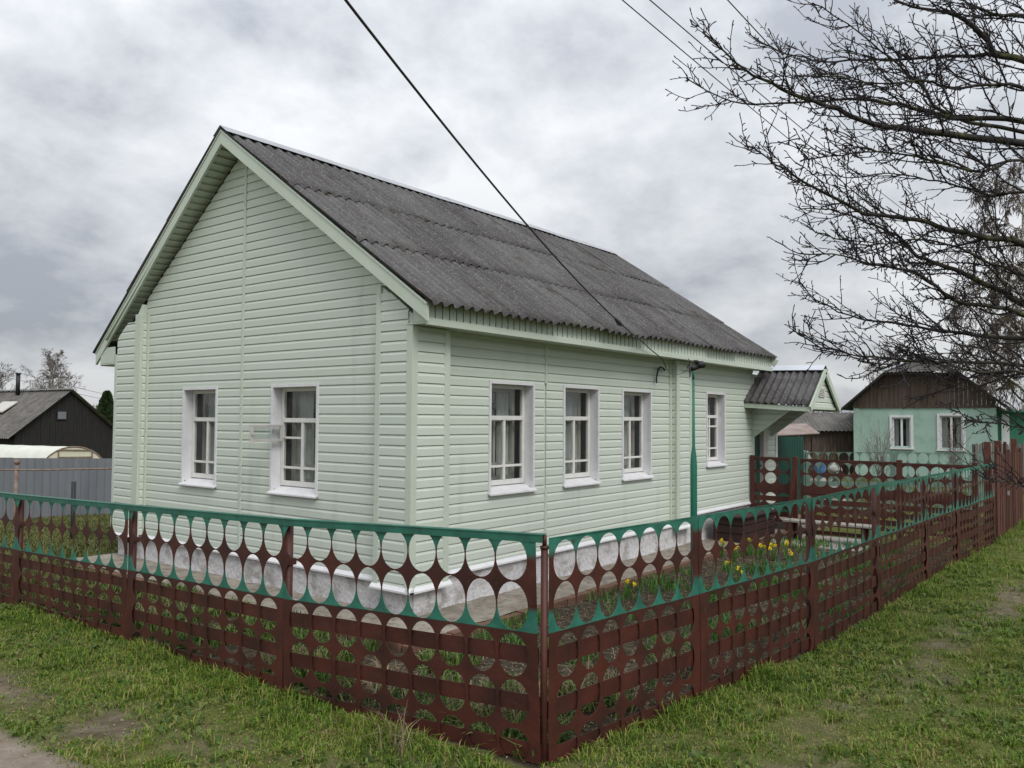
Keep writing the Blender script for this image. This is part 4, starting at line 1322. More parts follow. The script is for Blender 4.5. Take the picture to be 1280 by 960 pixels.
for x in (-.55, .55):
    mb = MB(); mb.box(x - .05, x + .05, -.2, .2, -.03, .04); mb.build('foot', M['chest'], t)
mb = MB(); mb.box(6.4, 7.6, -2.0, -.72, -.03, .012)
tag(mb.build('paving', M['bench_wood']), kind='structure')

# daffodils
def daffodil(seed):
    rs = random.Random(seed)
    t = thing('daffodil', (0, 0, 0), 'yellow daffodil in bloom among green leaves in the flower bed', 'flower', 'daffodils along the long wall')
    lf = MB()
    for k in range(9):
        a = rs.uniform(0, 6.28); h = rs.uniform(.13, .22); ln = rs.uniform(.02, .09); w = .007
        d = Vector((math.cos(a), math.sin(a), 0)); s = Vector((-d.y, d.x, 0)); b = d * rs.uniform(0, .03)
        lf.add([b - s * w, b + s * w, b + d * ln * .4 + s * w + Vector((0, 0, h * .6)), b + d * ln * .4 - s * w + Vector((0, 0, h * .6)), b + d * ln + Vector((0, 0, h))], [(0, 1, 2, 3), (3, 2, 4)])
    lf.build('leaves', M['leaf'], t)
    for k in range(rs.choice((2, 3))):
        a = rs.uniform(0, 6.28); b = Vector((rs.uniform(-.05, .05), rs.uniform(-.05, .05), 0)); h = rs.uniform(.15, .22)
        tip = b + Vector((.03 * math.cos(a), .03 * math.sin(a), h))
        mb = MB(); mb.tube([b, (b + tip) / 2 + Vector((0, 0, .01)), tip], .0025, 5); st = mb.build('stem', M['leaf'], t)
        fwd_ = Vector((math.cos(a + rs.uniform(-1, 1)) * .9, math.sin(a) * .9, .25)).normalized(); s = fwd_.orthogonal().normalized(); u = fwd_.cross(s)
        mb = MB()
        for q in range(6):
            c = math.cos(q * math.pi / 3); e = math.sin(q * math.pi / 3); r = s * c + u * e; p = s * -e + u * c
            mb.add([tip, tip + r * .017 + p * .009 + fwd_ * .002, tip + r * .032, tip + r * .017 - p * .009 + fwd_ * .002], [(0, 1, 2, 3)])
        mb.tube([tip, tip + fwd_ * .012, tip + fwd_ * .02], [.008, .010, .014], 8, cap=False)
        mb.build('bloom', M['yellow'], st)
    return t
kinds = [daffodil(1), daffodil(2), daffodil(3)]
spots = [(3.60, -1.40), (5.10, -1.34), (5.18, -1.49), (5.05, -1.17), (5.30, -.95), (4.91, -.72), (2.03, -.98), (4.55, -1.05), (3.2, -1.65), (4.9, -1.62)]
for i, (x, y) in enumerate(spots):
    o = kinds[i] if i < 3 else copy_tree(kinds[i % 3])
    o.location = (x, y, float(height(np.array([x]), np.array([y]))[0])); o.rotation_euler = (0, 0, i * 1.7); o.scale = (1.0,) * 3

# ------------------------------------------------------------------ cables
def sag(a, b, s, n=24):
    a, b = Vector(a), Vector(b)
    return [a.lerp(b, i / n) - Vector((0, 0, s * 4 * (i / n) * (1 - i / n))) for i in range(n + 1)]
mb = MB()
P0, P1 = Vector((-10.2, -4.61, 6.04)), Vector((3.52, -.36, 2.665))
pts = sag(P0, P1, .60, 40); mb.tube(pts, .0078, 6)
mb.tube([P1, Vector((3.75, -.335, 2.60)), Vector((4.1, -.31, 2.51)), Vector((4.45, -.18, 2.43)), Vector((4.66, -.05, 2.40))], .007, 6)
i = 36; mb.tube([pts[i], (pts[i] + pts[i + 1]) / 2 + Vector((0, 0, -.01)), pts[i + 1]], [.011, .028, .011], 8)
cab = tag(mb.build('power_cable', M['wire']), 'thick black cable sagging over the roof to the eaves of the green house', 'cable')
mb = MB()
mb.tube([(4.66, -.05, 2.40), (4.60, -.06, 2.43), (4.52, -.06, 2.44), (4.46, -.06, 2.40), (4.44, -.05, 2.31), (4.43, -.05, 2.24)], .011, 7)
mb.tube([(4.44, -.05, 2.33), (4.41, -.06, 2.29), (4.43, -.055, 2.22)], .006, 5)
tag(mb.build('cable_loop', M['wire']), 'short black cable loop hanging on the long wall under the eaves', 'cable')
mb = MB(); mb.tube(sag((4.7, -.06, 2.42), (-.275, -2.78, 2.085), .06, 20), .0022, 5)
tag(mb.build('drop_wire', M['wire']), 'thin wire running from the long wall to the lamp on the green pole', 'cable')
WIRES = [((-4.98, -1.96, 5.16), (17.19, -1.17, 5.83), 'leftmost of the three thin overhead wires behind the bare branches'),
         ((-4.89, -2.08, 5.12), (17.43, -1.50, 5.98), 'middle of the three thin overhead wires behind the bare branches'),
         ((-4.55, -2.53, 5.32), (17.97, -2.16, 5.42), 'rightmost of the three thin overhead wires behind the bare branches'),
         ((9.95, 44.57, 5.17), (23.0, 44.9, 2.35), 'topmost of the three faint wires above the tarred barn'),
         ((9.97, 44.58, 4.70), (23.0, 44.9, 2.10), 'middle of the three faint wires above the tarred barn'),
         ((10.0, 44.6, 3.78), (23.0, 44.9, 1.80), 'lowest of the three faint wires above the tarred barn')]

# ------------------------------------------------------------------ trees
def tree(name, loc, label, cat, seed, h, spread, trunk_r, bark, twig, nlimb, levels=3, droop=0.0, group=None, base=.25, tw=.004, sub=7, up=.5):
    rs = random.Random(seed)
    t = thing(name, loc, label, cat, group)
    tk = MB(); tg = MB()
    pts = []; p = Vector((0, 0, -.2))
    n = 10
    for i in range(n + 1):
        f = i / n
        pts.append(Vector((rs.uniform(-.03, .03) * h * .3 * f, rs.uniform(-.03, .03) * h * .3 * f, -.2 + (h + .2) * f)))
    tk.tube(pts, [trunk_r * (1 - .9 * i / n) + .006 for i in range(n + 1)], 7)
    def at(f):
        q = f * n; i = min(int(q), n - 1); return pts[i].lerp(pts[i + 1], q - i)
    def branch(p, d, L, r, lev):
        k = 6 if lev < 2 else 4
        q = [p]; dd = d.normalized()
        for i in range(k):
            f = (i + 1) / k
            dd = (dd + Vector((rs.uniform(-.22, .22), rs.uniform(-.22, .22), rs.uniform(-.16, .2) - droop * f * (1.2 if lev >= 1 else .25)))).normalized()
            q.append(q[-1] + dd * (L / k))
        (tk if lev == 0 else tg).tube(q, [max(tw * .6, r * (1 - .8 * i / k)) for i in range(k + 1)], 5 if lev == 0 else 3, cap=False)
        if lev + 1 < levels:
            m_ = sub if lev == 0 else max(3, sub - 2)
            for j in range(m_):
                f = rs.uniform(.2, 1.0); i = min(int(f * k), k - 1)
                b = q[i].lerp(q[i + 1], f * k - i); dr = (q[i + 1] - q[i]).normalized()
                s = dr.orthogonal().normalized(); s = Matrix.Rotation(rs.uniform(0, 6.28), 3, dr) @ s
                branch(b, dr * .75 + s * rs.uniform(.5, .9) + Vector((0, 0, .15 - droop * .5)), L * rs.uniform(.30, .55), max(tw, r * .45), lev + 1)
    for j in range(nlimb):
        f = base + (1 - base) * ((j + .5) / nlimb) ** .9
        a = j * 2.4 + rs.uniform(-.4, .4)
        L = spread * (1.15 - .75 * f) * rs.uniform(.8, 1.15)
        branch(at(min(f, .99)), Vector((math.cos(a), math.sin(a), up + .5 * f)), L, trunk_r * (.5 - .3 * f), 0)
    tk.build('trunk', bark, t); tg.build('crown', twig, t)
    return t


def shrub(loc, label, seed, h, n, mtl, cat='shrub', spread=.5, group=None):
    rs = random.Random(seed); t = thing('bare_shrub', loc, label, cat, group); mb = MB(); tg = MB()
    for k in range(n):
        a = rs.uniform(0, 6.28); l = h * rs.uniform(.55, 1.1); o = rs.uniform(.1, 1) * spread
        b = Vector((rs.uniform(-.08, .08), rs.uniform(-.08, .08), -.05)); q = [b]
        for i in range(1, 6): q.append(b + Vector((math.cos(a) * o * (i / 5) ** 1.3 + rs.uniform(-.03, .03), math.sin(a) * o * (i / 5) ** 1.3 + rs.uniform(-.03, .03), l * i / 5)))
        mb.tube(q, [.009 * (1 - .14 * i) for i in range(6)], 4, cap=False)
        for j in range(4):
            i = rs.randrange(2, 5); d = Vector((rs.uniform(-1, 1), rs.uniform(-1, 1), 1.0)).normalized()
            tg.tube([q[i], q[i] + d * l * rs.uniform(.12, .3)], [.005, .003], 3, cap=False)
    mb.build('stems', mtl, t); tg.build('twigs', mtl, t); return t


# the fruit tree on the lawn beside the fence
LIMBS = [
    (0.03, [(0.77, -4.53, 3.47), (0.37, -4.17, 3.5), (0.12, -3.96, 3.51), (-0.07, -3.79, 3.54), (-0.25, -3.64, 3.61), (-0.43, -3.49, 3.66), (-0.57, -3.38, 3.72), (-0.7, -3.27, 3.8), (-0.86, -3.14, 3.96)]),
    (0.034, [(1.09, -4.51, 4.13), (1.01, -4.36, 4.18), (0.96, -4.28, 4.32), (0.86, -4.1, 4.48), (0.75, -3.9, 4.53), (0.68, -3.77, 4.61)]),
    (0.02, [(1.19, -4.43, 4.21), (1.12, -4.22, 4.24), (1.04, -4.0, 4.27), (0.96, -3.77, 4.28), (0.84, -3.47, 4.31), (0.76, -3.26, 4.34), (0.67, -3.04, 4.44), (0.6, -2.89, 4.55)]),
    (0.024, [(1.04, -4.5, 3.7), (0.88, -4.25, 3.73), (0.79, -4.1, 3.75), (0.68, -3.92, 3.82), (0.58, -3.78, 3.85), (0.45, -3.57, 3.88), (0.34, -3.39, 3.88), (0.13, -3.06, 3.87), (0.02, -2.88, 3.92), (-0.12, -2.68, 4.06)]),
    (0.018, [(0.93, -4.08, 3.81), (0.87, -3.96, 3.98), (0.81, -3.85, 4.12), (0.73, -3.71, 4.28), (0.63, -3.53, 4.48), (0.52, -3.32, 4.64)]),
    (0.027, [(0.86, -4.51, 2.86), (0.68, -4.34, 2.9), (0.48, -4.14, 2.93), (0.35, -4.01, 2.99), (0.09, -3.76, 3.02), (-0.04, -3.64, 3.09), (-0.2, -3.49, 3.19), (-0.32, -3.37, 3.29), (-0.44, -3.26, 3.39)]),
    (0.026, [(1.15, -4.47, 2.52), (1.07, -4.33, 2.63), (0.97, -4.16, 2.73), (0.9, -4.01, 2.8), (0.84, -3.91, 2.85), (0.79, -3.82, 2.97), (0.72, -3.71, 3.05), (0.65, -3.58, 3.11), (0.56, -3.43, 3.19), (0.47, -3.24, 3.2)]),
    (0.02, [(0.72, -4.52, 2.41), (0.55, -4.39, 2.44), (0.36, -4.25, 2.45), (0.24, -4.17, 2.5), (0.07, -4.04, 2.63), (-0.08, -3.93, 2.64), (-0.22, -3.84, 2.66), (-0.4, -3.71, 2.69), (-0.57, -3.59, 2.68)]),
    (0.02, [(1.25, -4.46, 2.3), (1.17, -4.25, 2.32), (1.12, -4.13, 2.35), (1.07, -4.0, 2.36), (0.98, -3.78, 2.42), (0.91, -3.6, 2.45), (0.85, -3.46, 2.49), (0.76, -3.26, 2.61), (0.7, -3.15, 2.75)]),
    (0.016, [(0.95, -4.49, 2.11), (0.64, -4.14, 2.12), (0.47, -3.95, 2.13), (0.33, -3.79, 2.15), (0.21, -3.66, 2.16), (0.07, -3.5, 2.21), (-0.06, -3.37, 2.31)]),
    (0.014, [(0.62, -4.54, 3.33), (0.37, -4.36, 3.23), (0.12, -4.2, 3.25), (-0.13, -4.04, 3.26), (-0.35, -3.9, 3.25), (-0.56, -3.76, 3.2), (-0.72, -3.66, 3.16)]),
    (0.014, [(1.25, -4.48, 3.29), (1.19, -4.3, 3.28), (1.12, -4.12, 3.36), (1.05, -3.93, 3.42), (0.96, -3.7, 3.48), (0.87, -3.45, 3.48), (0.79, -3.25, 3.54)]),
    (0.013, [(0.76, -4.51, 2.05), (0.56, -4.34, 2.05), (0.37, -4.2, 2.07), (0.25, -4.1, 2.1), (0.1, -3.99, 2.1), (-0.04, -3.88, 2.08), (-0.17, -3.78, 2.1)]),
    (0.03, [(0.99, -4.52, 4.37), (0.88, -4.36, 4.39), (0.76, -4.19, 4.51)]),
    (0.007, [(0.71, -4.5, 1.71), (0.54, -4.38, 1.74), (0.41, -4.29, 1.75), (0.35, -4.25, 1.76)]),
    (0.006, [(0.69, -4.5, 1.36), (0.56, -4.41, 1.39), (0.48, -4.35, 1.4)]),
    (0.016, [(0.85, -4.53, 3.85), (0.68, -4.35, 3.87), (0.52, -4.18, 3.83), (0.37, -4.03, 3.87), (0.2, -3.83, 3.84), (0.02, -3.65, 3.86), (-0.16, -3.46, 3.86)]),
    (0.014, [(1.02, -4.49, 2.69), (0.9, -4.33, 2.77), (0.76, -4.15, 2.87), (0.62, -3.96, 2.92), (0.49, -3.78, 2.9), (0.36, -3.59, 2.92), (0.23, -3.42, 2.97)]),
]

FRUIT = Vector((1.5, -5.1, 0))


def fruit_tree():
    rs = random.Random(42)
    t = thing('fruit_tree', tuple(FRUIT), 'big bare fruit tree with knobbly budding twigs reaching over the lawn', 'tree')
    tk = MB(); lm = MB(); tg = MB(); sp = MB()
    tr = [Vector((0, 0, -.2)), Vector((.02, .01, .5)), Vector((.0, .05, 1.1)), Vector((-.03, .06, 1.7)), Vector((-.02, .05, 2.3)), Vector((.0, .02, 3.0)), Vector((.02, -.02, 3.7)), Vector((.12, -.12, 4.3)), Vector((.30, -.10, 5.0))]
    tk.tube(tr, [.15, .13, .115, .105, .092, .075, .055, .034, .012], 12)
    def trunk_at(z):
        for a, b in zip(tr, tr[1:]):
            if a.z <= z <= b.z: return a.lerp(b, (z - a.z) / (b.z - a.z))
        return tr[-1] if z > 0 else tr[0]

    def spur(p, d, l):
        q = p + d * l
        m_ = p.lerp(q, .6) + Vector((rs.uniform(-.25, .25), rs.uniform(-.25, .25), rs.uniform(-.2, .3))) * l * .4
        sp.tube([p, m_, q, q + (q - m_).normalized() * .010], [.0030, .0027, .0038, .0012], 4, cap=False)

    def rnd_perp(dr):
        s = dr.orthogonal().normalized(); return Matrix.Rotation(rs.uniform(0, 6.28), 3, dr) @ s

    def along(q, f):
        k = len(q) - 1; i = min(int(f * k), k - 1); return q[i].lerp(q[i + 1], f * k - i), (q[i + 1] - q[i]).normalized()

    def grow(p, d, L, r, lev, flow):
        k = 7 if lev == 1 else 5
        q = [p]; dd = d.normalized(); bend = Vector((rs.uniform(-1, 1), rs.uniform(-1, 1), rs.uniform(-.6, 1.0)))
        for i in range(k):
            dd = (dd + flow * .10 + bend * .16 + Vector((rs.uniform(-.24, .24), rs.uniform(-.24, .24), rs.uniform(-.2, .27)))).normalized()
            q.append(q[-1] + dd * (L / k))
        tg.tube(q, [max(.0026, r * .88 * (1 - .7 * i / k)) for i in range(k + 1)], 5 if lev == 1 else 4, cap=False)
        if lev == 1:
            nsub = int(L / .10)
            for j in range(nsub):
                f = (j + rs.uniform(.2, .9)) / nsub
                b, dr = along(q, f)
                grow(b, dr * rs.uniform(.5, 1.0) + rnd_perp(dr) * rs.uniform(.5, .9) + Vector((0, 0, .12)), rs.uniform(.07, .27) * (1.15 - .5 * f), .0048, 2, flow)
        ns = int(L / .050)
        for j in range(ns):
            f = (j + rs.uniform(.1, .9)) / ns
            b, dr = along(q, f)
            spur(b, (dr * rs.uniform(.3, .9) + rnd_perp(dr)).normalized(), rs.uniform(.012, .042))
        spur(q[-1], (q[-1] - q[-2]).normalized(), .03)

    whole = [(r, [Vector(p) - FRUIT for p in pl], 1.0) for r, pl in LIMBS]
    for k, (r, pl) in enumerate(LIMBS):           # the far half of the crown, behind the trunk
        if r < .013 or k % 4 == 3: continue
        whole.append((r, [Matrix.Rotation(R(180 + (k * 37) % 70 - 35), 3, 'Z') @ (Vector(p) - FRUIT) for p in pl], .6))
    for r, pts_, thin in whole:
        z0 = pts_[0].z
        root = trunk_at(max(.9, min(z0 - .30, 4.4)))
        d0 = (pts_[0] - pts_[1]).normalized()
        mid = root.lerp(pts_[0], .55) + Vector((0, 0, -.03))
        path = [root, mid] + pts_
        # smooth by Catmull-Rom with small knees
        fine = []
        for i in range(len(path) - 1):
            a = path[max(i - 1, 0)]; b = path[i]; c = path[i + 1]; e = path[min(i + 2, len(path) - 1)]
            for u in (0, .34, .67):
                fine.append(.5 * ((2 * b) + (c - a) * u + (2 * a - 5 * b + 4 * c - e) * u * u + (3 * b - a - 3 * c + e) * u ** 3) + Vector((rs.uniform(-1, 1), rs.uniform(-1, 1), rs.uniform(-1, 1))) * .008)
        fine.append(path[-1])
        n = len(fine)
        lm.tube(fine, [max(.0042, r * 1.0 * (1 - (i / (n - 1)) ** .8 * .88)) for i in range(n)], 8, cap=False)
        tot = sum((b - a).length for a, b in zip(fine, fine[1:]))
        flow = (fine[-1] - fine[n // 3]).normalized()
        ns = int(thin * tot / (.108 if r > .012 else .135))
        for j in range(ns):
            f = .18 + .82 * (j + rs.uniform(.1, .9)) / ns
            b, dr = along(fine, f)
            side = rnd_perp(dr)
            L = rs.uniform(.22, .72) * (1.15 - .85 * f) * (1.0 if r > .012 else .5)
            grow(b, dr * rs.uniform(.6, 1.1) + side * rs.uniform(.5, .9) + Vector((0, 0, .08)), L, .0048 + .004 * (1 - f), 1, flow)
        for j in range(int(tot / .05)):
            f = .3 + .7 * rs.random(); b, dr = along(fine, f)
            spur(b, (dr * .4 + rnd_perp(dr)).normalized(), rs.uniform(.015, .05))
    tk.build('trunk', M['bark'], t); lm.build('limbs', M['bark'], t); c = tg.build('branches', M['twig'], t)
    sp.build('spurs', M['twig'], c)


fruit_tree()

# ------------------------------------------------------------------ beyond the yard: right
RV = Vector((.613, -.790, 0)); FV = Vector((.790, .613, 0))
AZ = math.atan2(RV.y, RV.x)                     # local x runs to the right as seen from the street, local y away
GZ = lambda p: float(height(np.array([p[0]]), np.array([p[1]]))[0])

t = thing('mint_house', (22.05, 2.29, 0), 'mint green bungalow with a brown boarded half-hipped gable and two white framed windows', 'house', rz=AZ - R(33))
W_, HW = 3.9, 2.20
wins = [(1.12, 1.64, .97, 1.86), (2.43, 3.04, .95, 1.92)]
mb = MB(); slab(mb, lambda s, o, z: (s, -o, z), 0, W_, -.1, HW, wins, .0, -.2)
mb.box(0, .2, .201, 6, -.1, HW); mb.box(W_ - .2, W_, .201, 6, -.1, HW); mb.box(.2, W_ - .2, 5.8, 6, -.1, HW)
mb.build('wall', M['mint'], t)
mb = MB(); mb.box(.0, .16, -.03, -.001, -.1, HW); mb.box(W_ - .16, W_, -.03, -.001, -.1, HW); mb.box(.16, W_ - .16, -.025, -.001, -.1, .28); mb.build('plaster_strip', M['mint'], t)
mb = MB(); mb.box(.22, W_ - .22, .45, .5, 0, 2.15); mb.build('inner_partition', M['interior'], t)
for a, b, c, d in wins:
    mb = MB(); f = .07
    mb.box(a - f, a, -.04, .02, c - .04, d + f); mb.box(b, b + f, -.04, .02, c - .04, d + f); mb.box(a, b, -.04, .02, d, d + f); mb.box(a - f - .02, b + f + .02, -.07, .02, c - .085, c - .041)
    mb.box(a, a + .045, .03, .07, c - .04, d); mb.box(b - .045, b, .03, .07, c - .04, d); mb.box(a + .045, b - .045, .03, .07, d - .045, d); mb.box(a + .045, b - .045, .03, .07, c - .04, c + .01)
    mm = (a + b) / 2; mb.box(mm - .03, mm + .03, .025, .07, c + .01, d - .045)
    w = mb.build('window', M['white'], t)
    mb = MB(); mb.quad((a, .06, c), (b, .06, c), (b, .06, d), (a, .06, d)); mb.build('pane', M['glass'], w)
    mb = MB()
    for u0, u1, sd in ((.02, .3, 3), (.7, .98, 4)):
        q = curtain(lambda s, o, z: (s, -o, z), a + (b - a) * u0, a + (b - a) * u1, c, d, .20, sd); mb.add(q.v, q.f, True)
    mb.build('curtain', M['curtain'], w)
# gable boards
eL, eR, hL, hR, zh, ze = -.10, W_ + .12, .95, 2.92, 3.22, 2.26
mb = MB(); x = .0
def gz(x): return min(zh, ze - .02 + (zh - ze) * min((x - eL) / (hL - eL), (eR - x) / (eR - hR)))
while x < W_ - .01:
    w = .118; o = RNG.uniform(0, .008)
    a, b = gz(x), gz(x + w - .006)
    mb.prism([(x, -.03 - o, 2.21), (x + w - .006, -.03 - o, 2.21), (x + w - .006, -.03 - o, b), (x, -.03 - o, a)], [(x, .02, 2.21), (x + w - .006, .02, 2.21), (x + w - .006, .02, b), (x, .02, a)]); x += w
mb.box(-.03, W_ + .03, -.05, .01, 2.16, 2.209)
mb.build('gable_boards', M['brown_old'], t)
rf = MB()
rx, rz_ = 1.95, 3.80; hip_y = 1.15
def corr(A, B, C, D, n, amp=.018):
    """corrugated sheet A-B along the ridge, C-D along the eave"""
    A, B, C, D = map(Vector, (A, B, C, D)); nrm = (B - A).cross(D - A); nrm.normalize()
    if nrm.z < 0: nrm.negate()
    vs = []; fs = []; nu = n * 6
    for j in range(4):
        for i in range(nu + 1):
            p = A.lerp(B, i / nu).lerp(C.lerp(D, i / nu), j / 3); vs.append(p + nrm * amp * math.cos(i * math.pi / 3))
    for j in range(3):
        for i in range(nu): a = j * (nu + 1) + i; fs.append((a, a + 1, a + nu + 2, a + nu + 1))
    rf.add(vs, fs, True)
corr((hL, -.28, zh + .04), (rx, hip_y, rz_), (eL - .25, -.28, ze - .16), (eL - .25, hip_y, ze - .16), 11)
corr((rx, hip_y, rz_), (rx, 6.3, rz_), (eL - .25, hip_y, ze - .16), (eL - .25, 6.3, ze - .16), 38)
corr((hR, -.28, zh + .04), (rx, hip_y, rz_), (eR + .25, -.28, ze - .16), (eR + .25, hip_y, ze - .16), 11)
corr((rx, hip_y, rz_), (rx, 6.3, rz_), (eR + .25, hip_y, ze - .16), (eR + .25, 6.3, ze - .16), 38)
corr((rx - .15, hip_y, rz_), (rx + .15, hip_y, rz_), (hL, -.30, zh + .03), (hR, -.30, zh + .03), 18)
r_ = rf.build('roof', M['old_roof'], t)
mb = MB()
for xa, xb in ((hL, eL - .25), (hR, eR + .25)):
    mb.beam((xa, -.29, zh - .02), (xb, -.29, ze - .21), .03, .09, (0, 1, 0))
mb.beam((hL, -.30, zh - .03), (hR, -.30, zh - .03), .03, .09, (0, 1, 0)); mb.build('verge_board', M['old_wood'], t)
mb = MB(); mb.beam((hL, -.28, zh + .09), (rx, hip_y, rz_ + .05), .16, .03); mb.beam((hR, -.28, zh + .09), (rx, hip_y, rz_ + .05), .16, .03); mb.beam((rx, hip_y, rz_ + .05), (rx, 6.3, rz_ + .05), .2, .03)
mb.build('ridge_cap', M['ridge'], r_)
mb = MB(); mb.box(W_ + .001, W_ + 2.2, .7, .85, -.1, 2.02); mb.box(W_ + .001, W_ + 2.4, .45, 3, 2.03, 2.08); mb.build('annex', M['mint_dark'], t)
mb = MB(); mb.box(W_ + .10, W_ + .30, .64, .699, .5, 1.98); mb.build('door_frame', M['white'], t)

t = thing('old_shed', (21.9, 3.9, 0), 'small dark plank shed with a grey roof beside the mint house', 'shed', rz=AZ)
mb = MB()
x = 0.0
while x < 2.4:
    mb.box(x, x + .11, 0, .03, -.1, 1.5); x += .118
y = .03
while y < 1.8:
    h = 1.5 + .5 * (1 - abs(y + .06 - .9) / .9); mb.box(-.03, 0, y, y + .11, -.1, h); mb.box(2.4, 2.43, y, y + .11, -.1, h); y += .118
mb.build('wall', M['brown_old'], t)
rf = MB(); corr((-.25, .9, 2.02), (2.7, .9, 2.02), (-.25, -.25, 1.42), (2.7, -.25, 1.42), 21); corr((-.25, .9, 2.02), (2.7, .9, 2.02), (-.25, 2.05, 1.42), (2.7, 2.05, 1.42), 21)
rf.build('roof', M['old_roof'], t)
t = thing('tin_awning', (13.3, 1.35, 0), 'rusty tin lean-to roof on thin posts behind the green sheet gate', 'lean-to', rz=AZ)
mb = MB(); mb.hexa([(-1.2, -.5, 1.36), (.55, -.5, 1.46), (.75, .9, 1.66), (-1.2, .9, 1.62), (-1.2, -.5, 1.38), (.55, -.5, 1.48), (.75, .9, 1.68), (-1.2, .9, 1.64)]); mb.build('roof', M['tin'], t)
for x in (-1.1, .45):
    mb = MB(); mb.box(x - .04, x + .04, -.4, -.32, -.1, 1.37); mb.build('post', M['brown_old'], t)
mb = MB(); mb.box(-1.15, .5, .80, .85, -.1, 1.58); mb.build('back_wall', M['brown_old'], t)

t = thing('sheet_gate', (8.95, .0, 0), 'dark green ribbed sheet gate beside the porch of the green house', 'gate')
mb = MB(); n = 60; vs = []; fs = []
for i in range(n + 1):
    x = 1.32 * i / n; y = .012 if (i // 2) % 2 else -.004
    vs += [(x, y, .06), (x, y, 1.475 - .03 * i / n), (x, y + .003, 1.475 - .03 * i / n), (x, y + .003, .06)]
for i in range(n):
    for j in range(4): q = i * 4; fs.append((q + j, q + 4 + j, q + 4 + (j + 1) % 4, q + (j + 1) % 4))
mb.add(vs, fs); mb.build('sheet', M['gate_green'], t)
mb = MB(); mb.box(-.03, .0, .02, .05, .0, 1.5); mb.box(1.32, 1.36, .0, .05, .0, 1.45); mb.build('frame', M['gate_green'], t)
mb = MB(); mb.box(0, 1.32, .0165, .04, .3, .35); mb.box(0, 1.32, .0165, .04, 1.15, 1.2); mb.build('rail', M['gate_green'], t)

t = thing('garden_fence', (11.05, .20, 0), 'faded mint green punched steel fence between the yard and the mint house', 'fence', rz=math.atan2(-2.85, 2.2))
mtl = mat('faded_mint', (.13, .21, .17), (.09, .13, .11), scale=4, rough=.7)
fence_panel(1.7, 8, t, mtl=mtl, seed=3)
e = bpy.data.objects.new('panel', None); COL.objects.link(e); e.parent = t; e.location = (1.75, 0, 0)
fence_panel(1.7, 8, e, mtl=mtl, seed=4)
for x in (0, 1.72, 3.45):
    mb = MB(); mb.box(x - .03, x + .03, .015, .07, -.2, 1.16); mb.build('post', mtl, t)
t = thing('picket_fence', (17.6, -1.75, 0), 'weathered grey picket fence in front of the mint house corner', 'fence', rz=AZ)
x = 0
mb = MB()
while x < 2.6:
    h = 1.24 + RNG.uniform(-.05, .05); mb.prism([(x, 0, .05), (x + .08, 0, .05), (x + .08, 0, h - .04), (x + .04, 0, h), (x, 0, h - .04)], [(x, .02, .05), (x + .08, .02, .05), (x + .08, .02, h - .04), (x + .04, .02, h), (x, .02, h - .04)]); x += .105
mb.build('pickets', M['grey_wood'], t)
mb = MB(); mb.box(0, 2.6, .021, .05, .3, .36); mb.box(0, 2.6, .021, .05, .95, 1.01); mb.build('rail', M['grey_wood'], t)
for i, x in enumerate((.02, 1.3, 2.58)):
    mb = MB(); mb.box(x - .04, x + .04, .051, .12, -.2, 1.2); mb.build('post', M['grey_wood'], t)
shrub((19.7, .93, 0), 'bare many-stemmed shrub below the left window of the mint house', 5, 1.7, 34, M['far_twig'], spread=.75)
shrub((20.6, -.75, 0), 'bare upright shrub to the right of the right window of the mint house', 6, 1.9, 26, M['far_twig'], spread=.6)
shrub((13.4, .75, 0), 'olive green budding shrub in front of the dark plank shed', 8, 1.25, 40, M['willow_twig'], spread=.55)
t = thing('rubble_heap', (12.8, .55, 0), 'heap of whitish sacks and stones behind the yard fence', 'heap')
for k in range(8):
    mb = MB(); c = Vector((RNG.uniform(-.5, .5), RNG.uniform(-.45, .4), .30 + RNG.uniform(0, .55) * (k % 2 + .3))); r = RNG.uniform(.13, .24)
    mb.lathe(c, [(r * .35, -r * .7), (r * .95, -r * .3), (r, .1 * r), (r * .6, r * .6), (.02, r * .7)], 9)
    mb.v = [(x + RNG.uniform(-.05, .05), y + RNG.uniform(-.05, .05), z + RNG.uniform(-.05, .05)) for x, y, z in mb.v]
    mb.build('stone', M['rubble'], t)
mb = MB(); mb.lathe((0, 0, -.02), [(.75, 0), (.65, .2), (.4, .4), (.05, .5)], 12); mb.build('base_mound', M['rubble'], t)
t = thing('plastic_bucket', (11.6, .10, .62), 'blue plastic tub seen through the yard fence', 'tub')
mb = MB(); mb.lathe((0, 0, 0), [(.10, 0), (.13, .15), (.15, .30), (.16, .32), (.14, .32), (.12, .1)], 16); mb.build('tub', M['blue'], t)

tree('birch_tree', (23.3, -2.3, 0), 'tall bare birch with drooping brown twigs right behind the mint house', 'tree', 3, 9.0, 3.0, .11, M['birch'], M['birch_twig'], 26, 4, droop=.5, tw=.009, sub=10)
tree('willow_tree', (25.6, -2.2, 0), 'bare tree with olive yellow twigs beside the birch', 'tree', 9, 6.6, 2.3, .10, M['willow_twig'], M['willow_twig'], 20, 4, droop=.25, tw=.009, sub=9)
tree('bare_tree', (50.0, 7.4, 0), 'distant grey bare tree between the porch and the mint house', 'tree', 4, 6.0, 2.6, .13, M['far_twig'], M['far_twig'], 16, 4, tw=.012, sub=7)

